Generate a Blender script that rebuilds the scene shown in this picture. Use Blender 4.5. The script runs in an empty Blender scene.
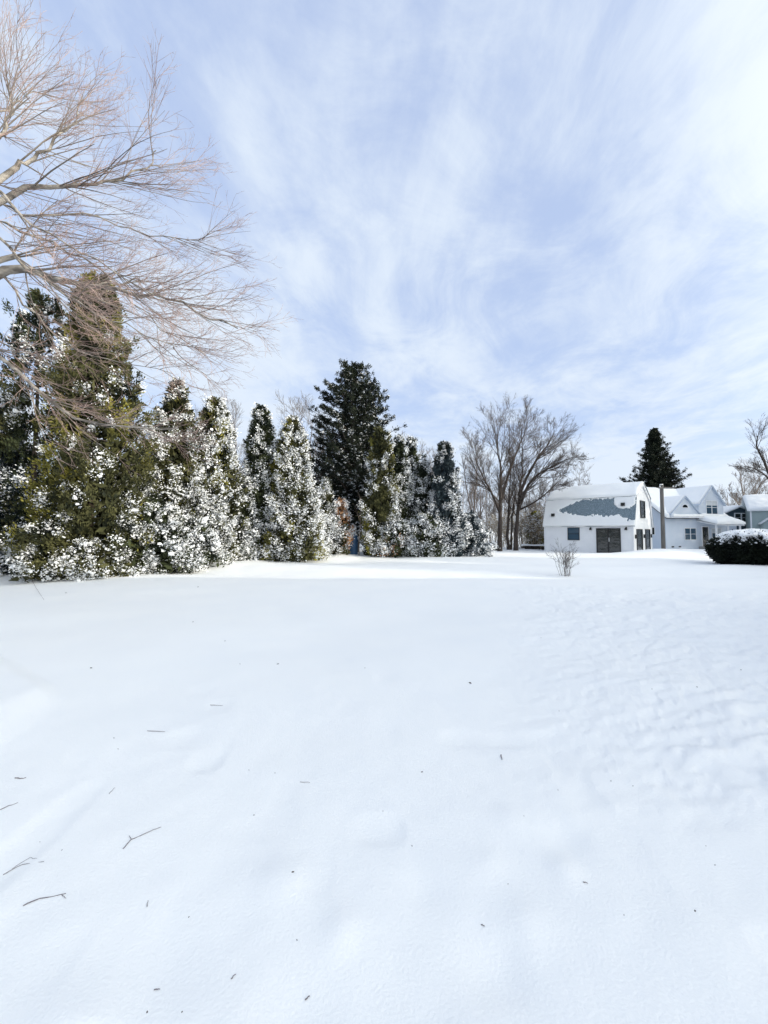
import bpy, math, random
import numpy as np
from mathutils import Vector, Matrix

# ------------------------------------------------------------------ camera, sky, sun, exposure
S = bpy.context.scene
COL = S.collection
F = 385.0; EYE = 1.70; HOR = 530.0
PITCH = math.atan((HOR - 512.0) / F)
cam_d = bpy.data.cameras.new('camera'); cam = bpy.data.objects.new('camera', cam_d); COL.objects.link(cam)
cam_d.sensor_fit = 'VERTICAL'; cam_d.sensor_height = 34.6; cam_d.lens = F / 1024 * 34.6
cam_d.clip_start = 0.05; cam_d.clip_end = 5000
cam.location = (0, 0, EYE); cam.rotation_euler = (math.pi/2 + PITCH, 0, 0)
S.camera = cam

SUN_EL = math.radians(13); SUN_AZ = math.radians(111)          # clockwise from +Y
SV = Vector((math.sin(SUN_AZ)*math.cos(SUN_EL), math.cos(SUN_AZ)*math.cos(SUN_EL), math.sin(SUN_EL)))
W = bpy.data.worlds.new('World'); S.world = W; W.use_nodes = True
nt = W.node_tree; nt.nodes.clear()
def N(tree, t, **kw):
    n = tree.nodes.new(t)
    for k, v in kw.items(): setattr(n, k, v)
    return n
def math_node(tree, op, a, b=None, clamp=False):
    n = N(tree, 'ShaderNodeMath', operation=op); n.use_clamp = clamp
    for i, v in enumerate((a, b)):
        if v is None: continue
        if isinstance(v, (int, float)): n.inputs[i].default_value = v
        else: tree.links.new(v, n.inputs[i])
    return n.outputs[0]
def build_sky():
    L = nt.links.new
    out = N(nt, 'ShaderNodeOutputWorld'); bg = N(nt, 'ShaderNodeBackground')
    sky = N(nt, 'ShaderNodeTexSky', sky_type='NISHITA', sun_disc=False, sun_elevation=SUN_EL, sun_rotation=SUN_AZ)
    sky.air_density = 1.0; sky.dust_density = 0.6; sky.ozone_density = 1.5
    tc = N(nt, 'ShaderNodeTexCoord'); sep = N(nt, 'ShaderNodeSeparateXYZ'); L(tc.outputs['Generated'], sep.inputs[0])
    z = math_node(nt, 'ADD', math_node(nt, 'MAXIMUM', sep.outputs[2], 0.0), 0.10)
    cx = math_node(nt, 'DIVIDE', sep.outputs[0], z); cy = math_node(nt, 'DIVIDE', sep.outputs[1], z)
    cmb = N(nt, 'ShaderNodeCombineXYZ'); L(cx, cmb.inputs[0]); L(cy, cmb.inputs[1])
    def noise(scale, rot, sc, det, rough, dist, off=(0,0,0)):
        mp = N(nt, 'ShaderNodeMapping'); mp.inputs['Rotation'].default_value = (0,0,math.radians(rot)); 
        mp2 = N(nt, 'ShaderNodeMapping'); mp2.inputs['Scale'].default_value = sc; mp2.inputs['Location'].default_value = off
        L(cmb.outputs[0], mp.inputs[0]); L(mp.outputs[0], mp2.inputs[0])
        n = N(nt, 'ShaderNodeTexNoise'); n.inputs['Scale'].default_value = scale; n.inputs['Detail'].default_value = det
        n.inputs['Roughness'].default_value = rough; n.inputs['Distortion'].default_value = dist
        L(mp2.outputs[0], n.inputs[0]); return n.outputs[0]
    big = noise(0.95, 14, (1.0, 0.62, 1), 7, 0.60, 0.5, (11.3, 4.2, 0))
    mott = noise(2.6, 30, (1.0, 0.8, 1), 8, 0.66, 0.8, (2.3, 9.4, 0))
    fine = noise(3.2, 10, (1.0, 0.5, 1), 8, 0.62, 0.6, (7.3, 0.4, 0))
    wisp = noise(1.5, -22, (1.0, 0.28, 1), 7, 0.6, 0.9, (1.2, 5.5, 0))
    m = math_node(nt, 'ADD', math_node(nt, 'MULTIPLY', big, 0.95), math_node(nt, 'MULTIPLY', fine, 0.42))
    m = math_node(nt, 'ADD', m, math_node(nt, 'MULTIPLY', wisp, 0.45))
    m = math_node(nt, 'ADD', m, math_node(nt, 'MULTIPLY', mott, 0.70))
    mr = N(nt, 'ShaderNodeMapRange'); mr.interpolation_type = 'SMOOTHSTEP'
    L(m, mr.inputs[0]); mr.inputs[1].default_value = 1.04; mr.inputs[2].default_value = 1.48; mr.inputs[3].default_value = 0.22; mr.inputs[4].default_value = 0.97
    # thin veil gets denser towards the horizon
    hz = N(nt, 'ShaderNodeMapRange'); L(sep.outputs[2], hz.inputs[0])
    hz.inputs[1].default_value = 0.0; hz.inputs[2].default_value = 0.30; hz.inputs[3].default_value = 0.35; hz.inputs[4].default_value = 0.0
    fac = math_node(nt, 'ADD', mr.outputs[0], hz.outputs[0], clamp=True)
    fac = math_node(nt, 'MINIMUM', fac, 0.96)
    gain = N(nt, 'ShaderNodeMix', data_type='RGBA', blend_type='MULTIPLY'); gain.inputs[0].default_value = 1
    L(sky.outputs[0], gain.inputs[6]); gain.inputs[7].default_value = SKYGAIN
    veil = N(nt, 'ShaderNodeMix', data_type='RGBA'); veil.inputs[0].default_value = .62
    L(gain.outputs[2], veil.inputs[6]); veil.inputs[7].default_value = VEIL
    mix = N(nt, 'ShaderNodeMix', data_type='RGBA'); L(fac, mix.inputs[0]); L(veil.outputs[2], mix.inputs[6])
    mix.inputs[7].default_value = CLOUD
    # sky glow boosted round the low sun to brighten the snow (behind the viewer, to the right)
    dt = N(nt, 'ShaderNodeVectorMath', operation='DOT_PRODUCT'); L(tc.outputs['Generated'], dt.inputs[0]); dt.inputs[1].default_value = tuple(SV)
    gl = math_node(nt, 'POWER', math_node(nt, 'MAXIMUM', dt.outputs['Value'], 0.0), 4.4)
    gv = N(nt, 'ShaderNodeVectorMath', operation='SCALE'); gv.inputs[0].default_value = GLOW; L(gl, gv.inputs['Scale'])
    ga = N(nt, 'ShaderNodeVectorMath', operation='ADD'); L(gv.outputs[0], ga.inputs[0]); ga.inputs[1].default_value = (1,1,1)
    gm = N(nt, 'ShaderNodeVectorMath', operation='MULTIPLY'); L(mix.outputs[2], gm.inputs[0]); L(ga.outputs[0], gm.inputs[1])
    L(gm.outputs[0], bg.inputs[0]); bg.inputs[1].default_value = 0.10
    L(bg.outputs[0], out.inputs[0])
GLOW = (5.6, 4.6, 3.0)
SKYGAIN = (1.3, 1.35, 1.4, 1)
VEIL = (3.9, 4.9, 7.6, 1)
CLOUD = (5.4, 6.05, 6.9, 1)
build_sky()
sun_d = bpy.data.lights.new('sun', 'SUN'); sun_d.energy = 2.5; sun_d.angle = math.radians(0.5); sun_d.color = (1.0, 0.92, 0.80)
sun = bpy.data.objects.new('sun', sun_d); COL.objects.link(sun)
sun.rotation_euler = (-SV).to_track_quat('-Z', 'Y').to_euler()
S.view_settings.view_transform = 'Standard'; S.view_settings.look = 'None'
S.view_settings.exposure = 0.54; S.view_settings.gamma = 1.0

# ------------------------------------------------------------------ helpers
def tag(o, label=None, cat=None, group=None, kind=None):
    if label: o['label'] = label
    if cat: o['category'] = cat
    if group: o['group'] = group
    if kind: o['kind'] = kind
    return o
def empty(name, loc, rz=0, label=None, cat=None, group=None):
    o = bpy.data.objects.new(name, None); COL.objects.link(o); o.location = loc; o.rotation_euler = (0,0,rz)
    o.empty_display_size = 0.3
    return tag(o, label, cat, group)
def arr_mesh(name, V, faces, mats, parent=None, smooth=False, fm=None):
    """faces: list of int arrays (n,3) or (n,4)"""
    me = bpy.data.meshes.new(name)
    V = np.asarray(V, dtype=np.float32)
    me.vertices.add(len(V)); me.vertices.foreach_set('co', V.ravel())
    nl = sum(f.size for f in faces); npoly = sum(len(f) for f in faces)
    me.loops.add(nl); me.polygons.add(npoly)
    me.loops.foreach_set('vertex_index', np.concatenate([f.ravel() for f in faces]).astype(np.int32))
    tot = np.concatenate([np.full(len(f), f.shape[1], dtype=np.int32) for f in faces])
    st = np.concatenate([[0], np.cumsum(tot)[:-1]]).astype(np.int32)
    me.polygons.foreach_set('loop_start', st)
    me.polygons.foreach_set('use_smooth', np.full(npoly, smooth, dtype=bool))
    if fm is not None: me.polygons.foreach_set('material_index', np.asarray(fm, dtype=np.int32))
    for m in (mats if isinstance(mats, (list, tuple)) else [mats]): me.materials.append(m)
    me.update(calc_edges=True); me.validate()
    o = bpy.data.objects.new(name, me); COL.objects.link(o)
    if parent: o.parent = parent
    return o
class MB:
    def __init__(s): s.v = []; s.f = []
    def poly(s, pts, d):
        """prism: polygon pts swept by vector d"""
        b = len(s.v); n = len(pts); d = Vector(d)
        s.v += [tuple(p) for p in pts]; s.v += [tuple(Vector(p)+d) for p in pts]
        s.f.append(tuple(range(b+n-1, b-1, -1))); s.f.append(tuple(range(b+n, b+2*n)))
        for i in range(n):
            j = (i+1) % n; s.f.append((b+i, b+j, b+n+j, b+n+i))
        return s
    def box(s, x0, x1, y0, y1, z0, z1):
        return s.poly([(x0,y0,z0),(x1,y0,z0),(x1,y1,z0),(x0,y1,z0)], (0,0,z1-z0))
    def build(s, name, mat, parent=None, bevel=0, seg=2, smooth=False):
        me = bpy.data.meshes.new(name); me.from_pydata(s.v, [], s.f); me.materials.append(mat)
        import bmesh
        bm = bmesh.new(); bm.from_mesh(me); bmesh.ops.recalc_face_normals(bm, faces=bm.faces); bm.to_mesh(me); bm.free()
        o = bpy.data.objects.new(name, me); COL.objects.link(o)
        if parent: o.parent = parent
        if bevel:
            m = o.modifiers.new('bevel', 'BEVEL'); m.width = bevel; m.segments = seg; m.limit_method = 'ANGLE'
        if smooth: me.polygons.foreach_set('use_smooth', [True]*len(me.polygons))
        return o

# ---- noise
def vnoise(x, y, seed=0):
    xi = np.floor(x).astype(np.int64); yi = np.floor(y).astype(np.int64)
    fx = x-xi; fy = y-yi; fx = fx*fx*fx*(fx*(fx*6-15)+10); fy = fy*fy*fy*(fy*(fy*6-15)+10)
    def h(a, b):
        n = (a*374761393 + b*668265263 + seed*1442695041) & 0xffffffff
        n = ((n ^ (n >> 13))*1274126177) & 0xffffffff
        n = (n ^ (n >> 16)) & 0xffffffff
        return n/4294967295.0
    return (h(xi,yi)*(1-fx)+h(xi+1,yi)*fx)*(1-fy) + (h(xi,yi+1)*(1-fx)+h(xi+1,yi+1)*fx)*fy - 0.5
def fbm(x, y, oct=4, seed=0, g=0.5):
    s = 0; a = 1
    for i in range(oct):
        s = s + a*vnoise(x*2**i + 17.3*i, y*2**i - 9.1*i, seed+i); a *= g
    return s
def sstep(a, b, x):
    t = np.clip((x-a)/(b-a), 0, 1); return t*t*(3-2*t)

LUMPS = [(-2.35,1.15,.22,.045),(-1.8,1.35,.30,-.04),(-1.1,1.35,.16,.028),(-.5,1.95,.13,.03),(-.18,1.72,.09,.025),(-.28,1.42,.16,-.02),
         (.45,1.55,.12,-.02),(.3,1.3,.15,.02),(.62,1.75,.10,.018),(1.0,2.2,.12,-.022),(.75,2.35,.10,.016),(.9,2.0,.08,.02),(.55,2.05,.07,.014),
         (-.9,1.6,.2,-.02),(1.9,2.1,.2,.012),(6.6,9.0,.45,.13),(.2,1.9,.1,-.012),(1.35,1.7,.18,.015)]
def H(x, y):
    x = np.asarray(x, dtype=float); y = np.asarray(y, dtype=float)
    h = 0.10*fbm(x*.06+5, y*.06, 2, 3) + 0.05*fbm(x*.25, y*.3, 2, 11)*sstep(2, 9, np.hypot(x,y))
    h = h + 0.022*fbm(x*.9, y*.9, 3, 21)
    # drifted, wind-scoured area on the right
    m = sstep(-.6, 2.4, x - 0.25*y + .9*fbm(x*.5, y*.5, 2, 31)) * sstep(1.9, 3.0, y) * (1-sstep(10.5, 13.5, y))
    r = x*.95+y*.30; q = -x*.30+y*.95
    st = fbm(r*1.6, q*4.6, 4, 41, .55)
    st2 = fbm(r*3.2+3, q*9, 3, 52, .6)
    h = h + m*(0.050*np.abs(st) + 0.015*sstep(.02,.16,st2) + 0.012*fbm(r*6, q*14, 2, 51))
    h = h + m*0.05*fbm(x*.45, y*.8, 2, 61)
    # small dimples near the camera
    near = 1-sstep(3.0, 6.5, np.hypot(x, y))
    d = vnoise(x*3.1, y*3.1, 71); h = h + near*0.014*np.where(d > .22, -(d-.22)*4, 0) + near*.006*fbm(x*5, y*5, 2, 73)
    # shallow raised bank at the left edge
    e1 = (x+3.15)*(-.60) + (y-3.80)*(-.80)     # far edge
    e2 = (x+3.15)*(-.95) + (y-3.80)*(.32)      # near edge
    wob = .06*fbm(x*2, y*2, 2, 81)
    k = sstep(0, .5, e1*0+ (-(x+3.12) + (3.8-y)*.25 + wob)) * sstep(-.05, .25, (4.02 - y) - (x+3.15)*.62*1.0 + wob)*sstep(1.2, 2.4, y)
    h = h + 0.07*k
    for (a, b, s, A) in LUMPS:
        h = h + .75*A*np.exp(-(((x-a)**2+(y-b)**2)/(s*s)))
    # drift against the garage corner and house
    h = h + 0.42*np.exp(-(((x-19.6)/2.6)**2 + ((y-27.2)/1.7)**2)) + 0.28*np.exp(-(((x-24.5)/3.6)**2 + ((y-31)/2.5)**2))
    # bank at the foot of the hedge (line from (-18,12) to (3,30))
    t = np.clip(((x+18)*21+(y-13)*17)/730, 0, 1); dx = x-(-18+21*t); dy = y-(13+17*t); dd = np.hypot(dx, dy)
    h = h + 0.22*np.exp(-(dd/2.2)**2)*(1+.8*fbm(x*.8,y*.8,3,91))
    h = h - .15*sstep(26, 50, np.hypot(x,y))
    # low drift waves in the far lawn
    h = h + 0.07*np.sin(y*1.15 + .05*x + 2.2*fbm(x*.10, y*.15, 2, 95))*sstep(12.5, 15, y)*(1-sstep(26, 34, y))
    c = -float(fbm(np.array([0.*.06+5]), np.array([0.0]), 2, 3)[0])*.10
    return h + c
def Hs(x, y): return float(H(np.array([x]), np.array([y]))[0])
def ray(px, py):
    v = Vector(((px-384)/F, (512-py)/F, -1.0)); return (cam.rotation_euler.to_matrix() @ v)
def at(px, py, Y):
    d = ray(px, py); t = Y/d.y; return Vector((d.x*t, Y, EYE+d.z*t))
def ground(px, py):
    d = ray(px, py); z = 0.0
    for _ in range(12):
        t = (z-EYE)/d.z; x, y = d.x*t, d.y*t; z = Hs(x, y)
    return Vector((x, y, z))
def gx(px, Y):                      # ground point below image column px at depth Y
    x = (px-384)/F*Y; return Vector((x, Y, Hs(x, Y)))

# ------------------------------------------------------------------ materials
def mat(name, base, rough=.7, c2=None, scale=3.0, det=4, bump=0, bscale=20, spec=.3, contrast=(.35,.65), stretch=(1,1,1), metal=0, coord='Object'):
    m = bpy.data.materials.new(name); m.use_nodes = True; t = m.node_tree; L = t.links.new
    b = t.nodes['Principled BSDF']; b.inputs['Base Color'].default_value = (*base, 1); b.inputs['Roughness'].default_value = rough
    b.inputs['Specular IOR Level'].default_value = spec; b.inputs['Metallic'].default_value = metal
    tc = N(t, 'ShaderNodeTexCoord'); mp = N(t, 'ShaderNodeMapping'); mp.inputs['Scale'].default_value = stretch
    L(tc.outputs[coord], mp.inputs[0])
    if c2:
        n = N(t, 'ShaderNodeTexNoise'); n.inputs['Scale'].default_value = scale; n.inputs['Detail'].default_value = det
        L(mp.outputs[0], n.inputs[0])
        mr = N(t, 'ShaderNodeMapRange'); L(n.outputs[0], mr.inputs[0]); mr.inputs[1].default_value = contrast[0]; mr.inputs[2].default_value = contrast[1]
        mx = N(t, 'ShaderNodeMix', data_type='RGBA'); L(mr.outputs[0], mx.inputs[0]); mx.inputs[6].default_value = (*base,1); mx.inputs[7].default_value = (*c2,1)
        L(mx.outputs[2], b.inputs['Base Color'])
    if bump:
        n2 = N(t, 'ShaderNodeTexNoise'); n2.inputs['Scale'].default_value = bscale; n2.inputs['Detail'].default_value = 6
        L(mp.outputs[0], n2.inputs[0]); bp = N(t, 'ShaderNodeBump'); bp.inputs['Strength'].default_value = bump; bp.inputs['Distance'].default_value = .02
        L(n2.outputs[0], bp.inputs['Height']); L(bp.outputs[0], b.inputs['Normal'])
    return m
def siding(name, base, pitch=.12, c2=None):
    m = mat(name, base, .55, c2, 1.2)
    t = m.node_tree; L = t.links.new; b = t.nodes['Principled BSDF']
    tc = N(t, 'ShaderNodeTexCoord'); sp = N(t, 'ShaderNodeSeparateXYZ'); L(tc.outputs['Object'], sp.inputs[0])
    fr = math_node(t, 'FRACT', math_node(t, 'DIVIDE', sp.outputs[2], pitch))
    bp = N(t, 'ShaderNodeBump'); bp.inputs['Strength'].default_value = .8; bp.inputs['Distance'].default_value = .02; bp.invert = True
    L(fr, bp.inputs['Height']); L(bp.outputs[0], b.inputs['Normal'])
    return m
M = {}
M['snow'] = mat('snow', (.91,.92,.91), .62, (.885,.90,.90), .7, 5, bump=.20, bscale=75, spec=.25)
M['snow_tree'] = mat('snow_on_branches', (.80,.82,.84), .7, spec=.2)
M['garage_wall'] = siding('white_clapboard', (.88,.89,.90), .13, (.83,.84,.86))
M['white_trim'] = mat('white_trim', (.82,.83,.85), .45, (.77,.78,.80), 2)
M['shingle'] = mat('grey_shingles', (.09,.14,.175), .9, (.42,.49,.54), 26, 8, bump=.6, bscale=40, contrast=(.42,.72))
M['blue_wall'] = siding('pale_blue_siding', (.62,.68,.76), .12, (.57,.64,.73))
M['blue_trim'] = mat('pale_blue_trim', (.50,.57,.66), .6)
M['navy_wall'] = siding('navy_siding', (.045,.075,.10), .12)
M['sage_wall'] = siding('grey_green_siding', (.33,.40,.40), .14, (.30,.37,.37))
M['tan_wall'] = siding('beige_siding', (.45,.42,.36), .14)
M['dark_roof'] = mat('dark_roofing', (.07,.075,.08), .9, (.12,.12,.13), 8)
M['glass'] = mat('window_glass', (.012,.018,.022), .04, spec=.5, bump=1.0, bscale=2.2)
M['glass'].node_tree.nodes['Principled BSDF'].inputs['IOR'].default_value = 1.75
M['glass_blue'] = mat('window_glass_curtained', (.05,.09,.13), .06, spec=.5)
M['blind'] = mat('window_blind', (.55,.58,.60), .8)
M['black_frame'] = mat('black_frame', (.02,.02,.022), .4)
M['black_metal'] = mat('black_metal', (.02,.02,.02), .5)
M['wood_pole'] = mat('weathered_pole', (.11,.105,.10), .85, (.18,.17,.16), 3, 5, bump=.5, bscale=10, stretch=(6,6,.5))
M['grey_wood'] = mat('grey_wood', (.36,.36,.35), .8, (.28,.28,.27), 4)
M['concrete'] = mat('concrete', (.33,.33,.32), .85, (.27,.27,.26), 5)
M['blue_tarp'] = mat('blue_tarp', (.035,.085,.17), .5, (.05,.11,.21), 4, bump=.3, bscale=6)
M['bark_dark'] = mat('dark_bark', (.030,.024,.021), .9, (.075,.060,.052), 3, 5, bump=.6, bscale=14, stretch=(3,3,.8))
M['bark_grey'] = mat('grey_bark', (.12,.10,.09), .9, (.27,.23,.20), 2.5, 5, bump=.6, bscale=14, stretch=(3,3,.8))
M['twig_red'] = mat('reddish_twigs', (.24,.165,.145), .8, (.44,.33,.29), 1.2)
M['twig_grey'] = mat('grey_twigs', (.07,.058,.052), .85, (.15,.125,.11), 1.2)
M['twig_maple'] = mat('maple_branches', (.09,.075,.066), .85, (.25,.22,.19), 1.5)
M['bark_maple'] = mat('pale_maple_bark', (.13,.115,.10), .85, (.36,.33,.29), 2.2, 6, bump=.6, bscale=16, stretch=(1.2,3,3), contrast=(.4,.6))
M['twig_tan'] = mat('tan_twigs', (.26,.20,.14), .85, (.40,.33,.22), 1.5)
M['twig_fallen'] = mat('fallen_twig_bark', (.14,.12,.13), .8, (.24,.21,.22), 20)
M['bark_cedar'] = mat('cedar_bark', (.07,.05,.04), .95, (.13,.10,.08), 3, stretch=(4,4,.6))
def foliage(name, a, b, s=1.3): return mat(name, a, .75, b, s, 5, spec=.15, contrast=(.38,.62))
M['fol_olive'] = foliage('olive_foliage', (.013,.017,.010), (.10,.10,.04))
M['fol_yellow'] = foliage('yellow_green_foliage', (.05,.052,.018), (.27,.25,.055), .9)
M['fol_green'] = foliage('green_foliage', (.011,.017,.012), (.060,.072,.032))
M['fol_dark'] = foliage('dark_needles', (.008,.012,.010), (.028,.036,.022), 1.1)
M['fol_black'] = foliage('shaded_yew', (.006,.009,.007), (.016,.022,.014), 3)
M['fol_blue'] = foliage('blue_green_foliage', (.020,.032,.040), (.05,.07,.08))
M['fol_brown'] = foliage('brown_leaves', (.30,.15,.07), (.50,.30,.17), 3)
M['leaf_brown'] = mat('dead_leaf', (.07,.05,.04), .8)

# ------------------------------------------------------------------ snow-covered ground, one sheet to the horizon
def build_ground():
    a = np.concatenate([np.radians(np.arange(-58, 58, .22)), np.radians(np.arange(58, 302, 3.0))])
    r = np.concatenate([[.02], np.geomspace(.35, 1500, 760)])
    A, R = np.meshgrid(a, r); X = R*np.sin(A); Y = R*np.cos(A)
    Z = H(X, Y); V = np.stack([X, Y, Z], -1).reshape(-1, 3)
    na, nr = len(a), len(r)
    i = np.arange(nr-1)[:, None]*na; j = np.arange(na)[None, :]; j2 = (j+1) % na
    f = np.stack([i+j, i+na+j, i+na+j2, i+j2], -1).reshape(-1, 4)[:, ::-1]
    o = arr_mesh('snow_ground', V, [f], M['snow'], smooth=True)
    tag(o, kind='structure')
build_ground()

# ------------------------------------------------------------------ branch and foliage generators
def nrm(v): return v/np.maximum(np.linalg.norm(v, axis=-1, keepdims=True), 1e-9)
def tubes(batches, sides=3):
    """batches: list of (P (M,N,3), R (M,N)); returns V, F"""
    Vs = []; Fs = []; off = 0
    for P, R, sd in [(b[0], b[1], b[2] if len(b) > 2 else sides) for b in batches]:
        if len(P) == 0: continue
        Mn, Nn, _ = P.shape
        T = np.gradient(P, axis=1); T = nrm(T)
        ref = np.where(np.abs(T[:, :1, 2:3]) < .8, np.array([0,0,1.]), np.array([1.,0,0]))
        U = nrm(np.cross(T, np.broadcast_to(ref, T.shape))); Wv = np.cross(T, U)
        ang = np.arange(sd)*2*math.pi/sd
        ring = P[:, :, None, :] + R[:, :, None, None]*(np.cos(ang)[None,None,:,None]*U[:, :, None, :] + np.sin(ang)[None,None,:,None]*Wv[:, :, None, :])
        Vs.append(ring.reshape(-1, 3))
        m = np.arange(Mn)[:, None, None]*Nn*sd; n = np.arange(Nn-1)[None, :, None]*sd; s = np.arange(sd)[None, None, :]; s2 = (s+1) % sd
        f = np.stack([m+n+s, m+n+s2, m+n+sd+s2, m+n+sd+s], -1).reshape(-1, 4)
        Fs.append(f+off); off += Mn*Nn*sd
    return np.concatenate(Vs), np.concatenate(Fs)
def spawn(rng, P, R, cnt, tr, ang, ratio, Np, up=0.0, wob=.08, rr=.55, tip=.3, minr=.002, L=None, bias=None, keep=1.0):
    Mn, Nn, _ = P.shape
    Lp = np.linalg.norm(np.diff(P, axis=1), axis=2).sum(1)
    idx = np.repeat(np.arange(Mn), cnt)
    if keep < 1: idx = idx[rng.random(len(idx)) < keep]
    t = rng.uniform(tr[0], tr[1], len(idx))*(Nn-1); k = np.minimum(t.astype(int), Nn-2); fr = (t-k)[:, None]
    p0 = P[idx, k]*(1-fr)+P[idx, k+1]*fr; T = nrm(P[idx, k+1]-P[idx, k]); r0 = (R[idx, k]*(1-fr[:,0])+R[idx, k+1]*fr[:,0])
    q = rng.normal(size=(len(idx), 3)); q -= (q*T).sum(1, keepdims=True)*T; q = nrm(q)
    a = np.radians(rng.uniform(ang[0], ang[1], len(idx)))[:, None]
    d = np.cos(a)*T+np.sin(a)*q
    ln = (Lp[idx]*ratio if L is None else L)*(1-.55*(t/(Nn-1)))*rng.uniform(.6, 1.25, len(idx))
    out = np.zeros((len(idx), Np, 3)); out[:, 0] = p0
    b = np.array([0,0,up]) if bias is None else np.array(bias)
    for i in range(1, Np):
        d = nrm(d + b + wob*rng.normal(size=d.shape)); out[:, i] = out[:, i-1] + d*(ln/(Np-1))[:, None]
    rad = np.maximum(r0*rr, minr)[:, None]*np.linspace(1, tip, Np)[None, :]
    return out, rad
def leaves(C, A, Lr, Wr, rng, droop=0):
    """rhombic faces from base C along A"""
    n = len(C); A = nrm(A); q = rng.normal(size=(n,3)); B = nrm(np.cross(A, q))
    l = Lr[:, None]; w = Wr[:, None]
    V = np.stack([C, C+A*l*.5+B*w*.5, C+A*l, C+A*l*.5-B*w*.5], 1).reshape(-1, 3)
    f = np.arange(n*4).reshape(-1, 4)
    return V, f
_t = (1+5**.5)/2
ICO = nrm(np.array([(-1,_t,0),(1,_t,0),(-1,-_t,0),(1,-_t,0),(0,-1,_t),(0,1,_t),(0,-1,-_t),(0,1,-_t),(_t,0,-1),(_t,0,1),(-_t,0,-1),(-_t,0,1)], float))
ICOF = np.array([(0,11,5),(0,5,1),(0,1,7),(0,7,10),(0,10,11),(1,5,9),(5,11,4),(11,10,2),(10,7,6),(7,1,8),(3,9,4),(3,4,2),(3,2,6),(3,6,8),(3,8,9),(4,9,5),(2,4,11),(6,2,10),(8,6,7),(9,8,1)])
def blobs(C, S3, rng, jit=.3):
    """crumpled lumps; C (n,3), S3 (n,3) half sizes"""
    n = len(C); V = ICO[None]*(1+jit*rng.uniform(-1,1,(n,12,1)))
    a = rng.uniform(0, 2*math.pi, n); c, s = np.cos(a)[:,None], np.sin(a)[:,None]
    V = V*S3[:, None, :]
    X = V[:,:,0]*c-V[:,:,1]*s; Y = V[:,:,0]*s+V[:,:,1]*c
    V = np.stack([X, Y, V[:,:,2]], -1)+C[:, None]
    f = (ICOF[None]+np.arange(n)[:,None,None]*12).reshape(-1,3)
    return V.reshape(-1,3), f

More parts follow.
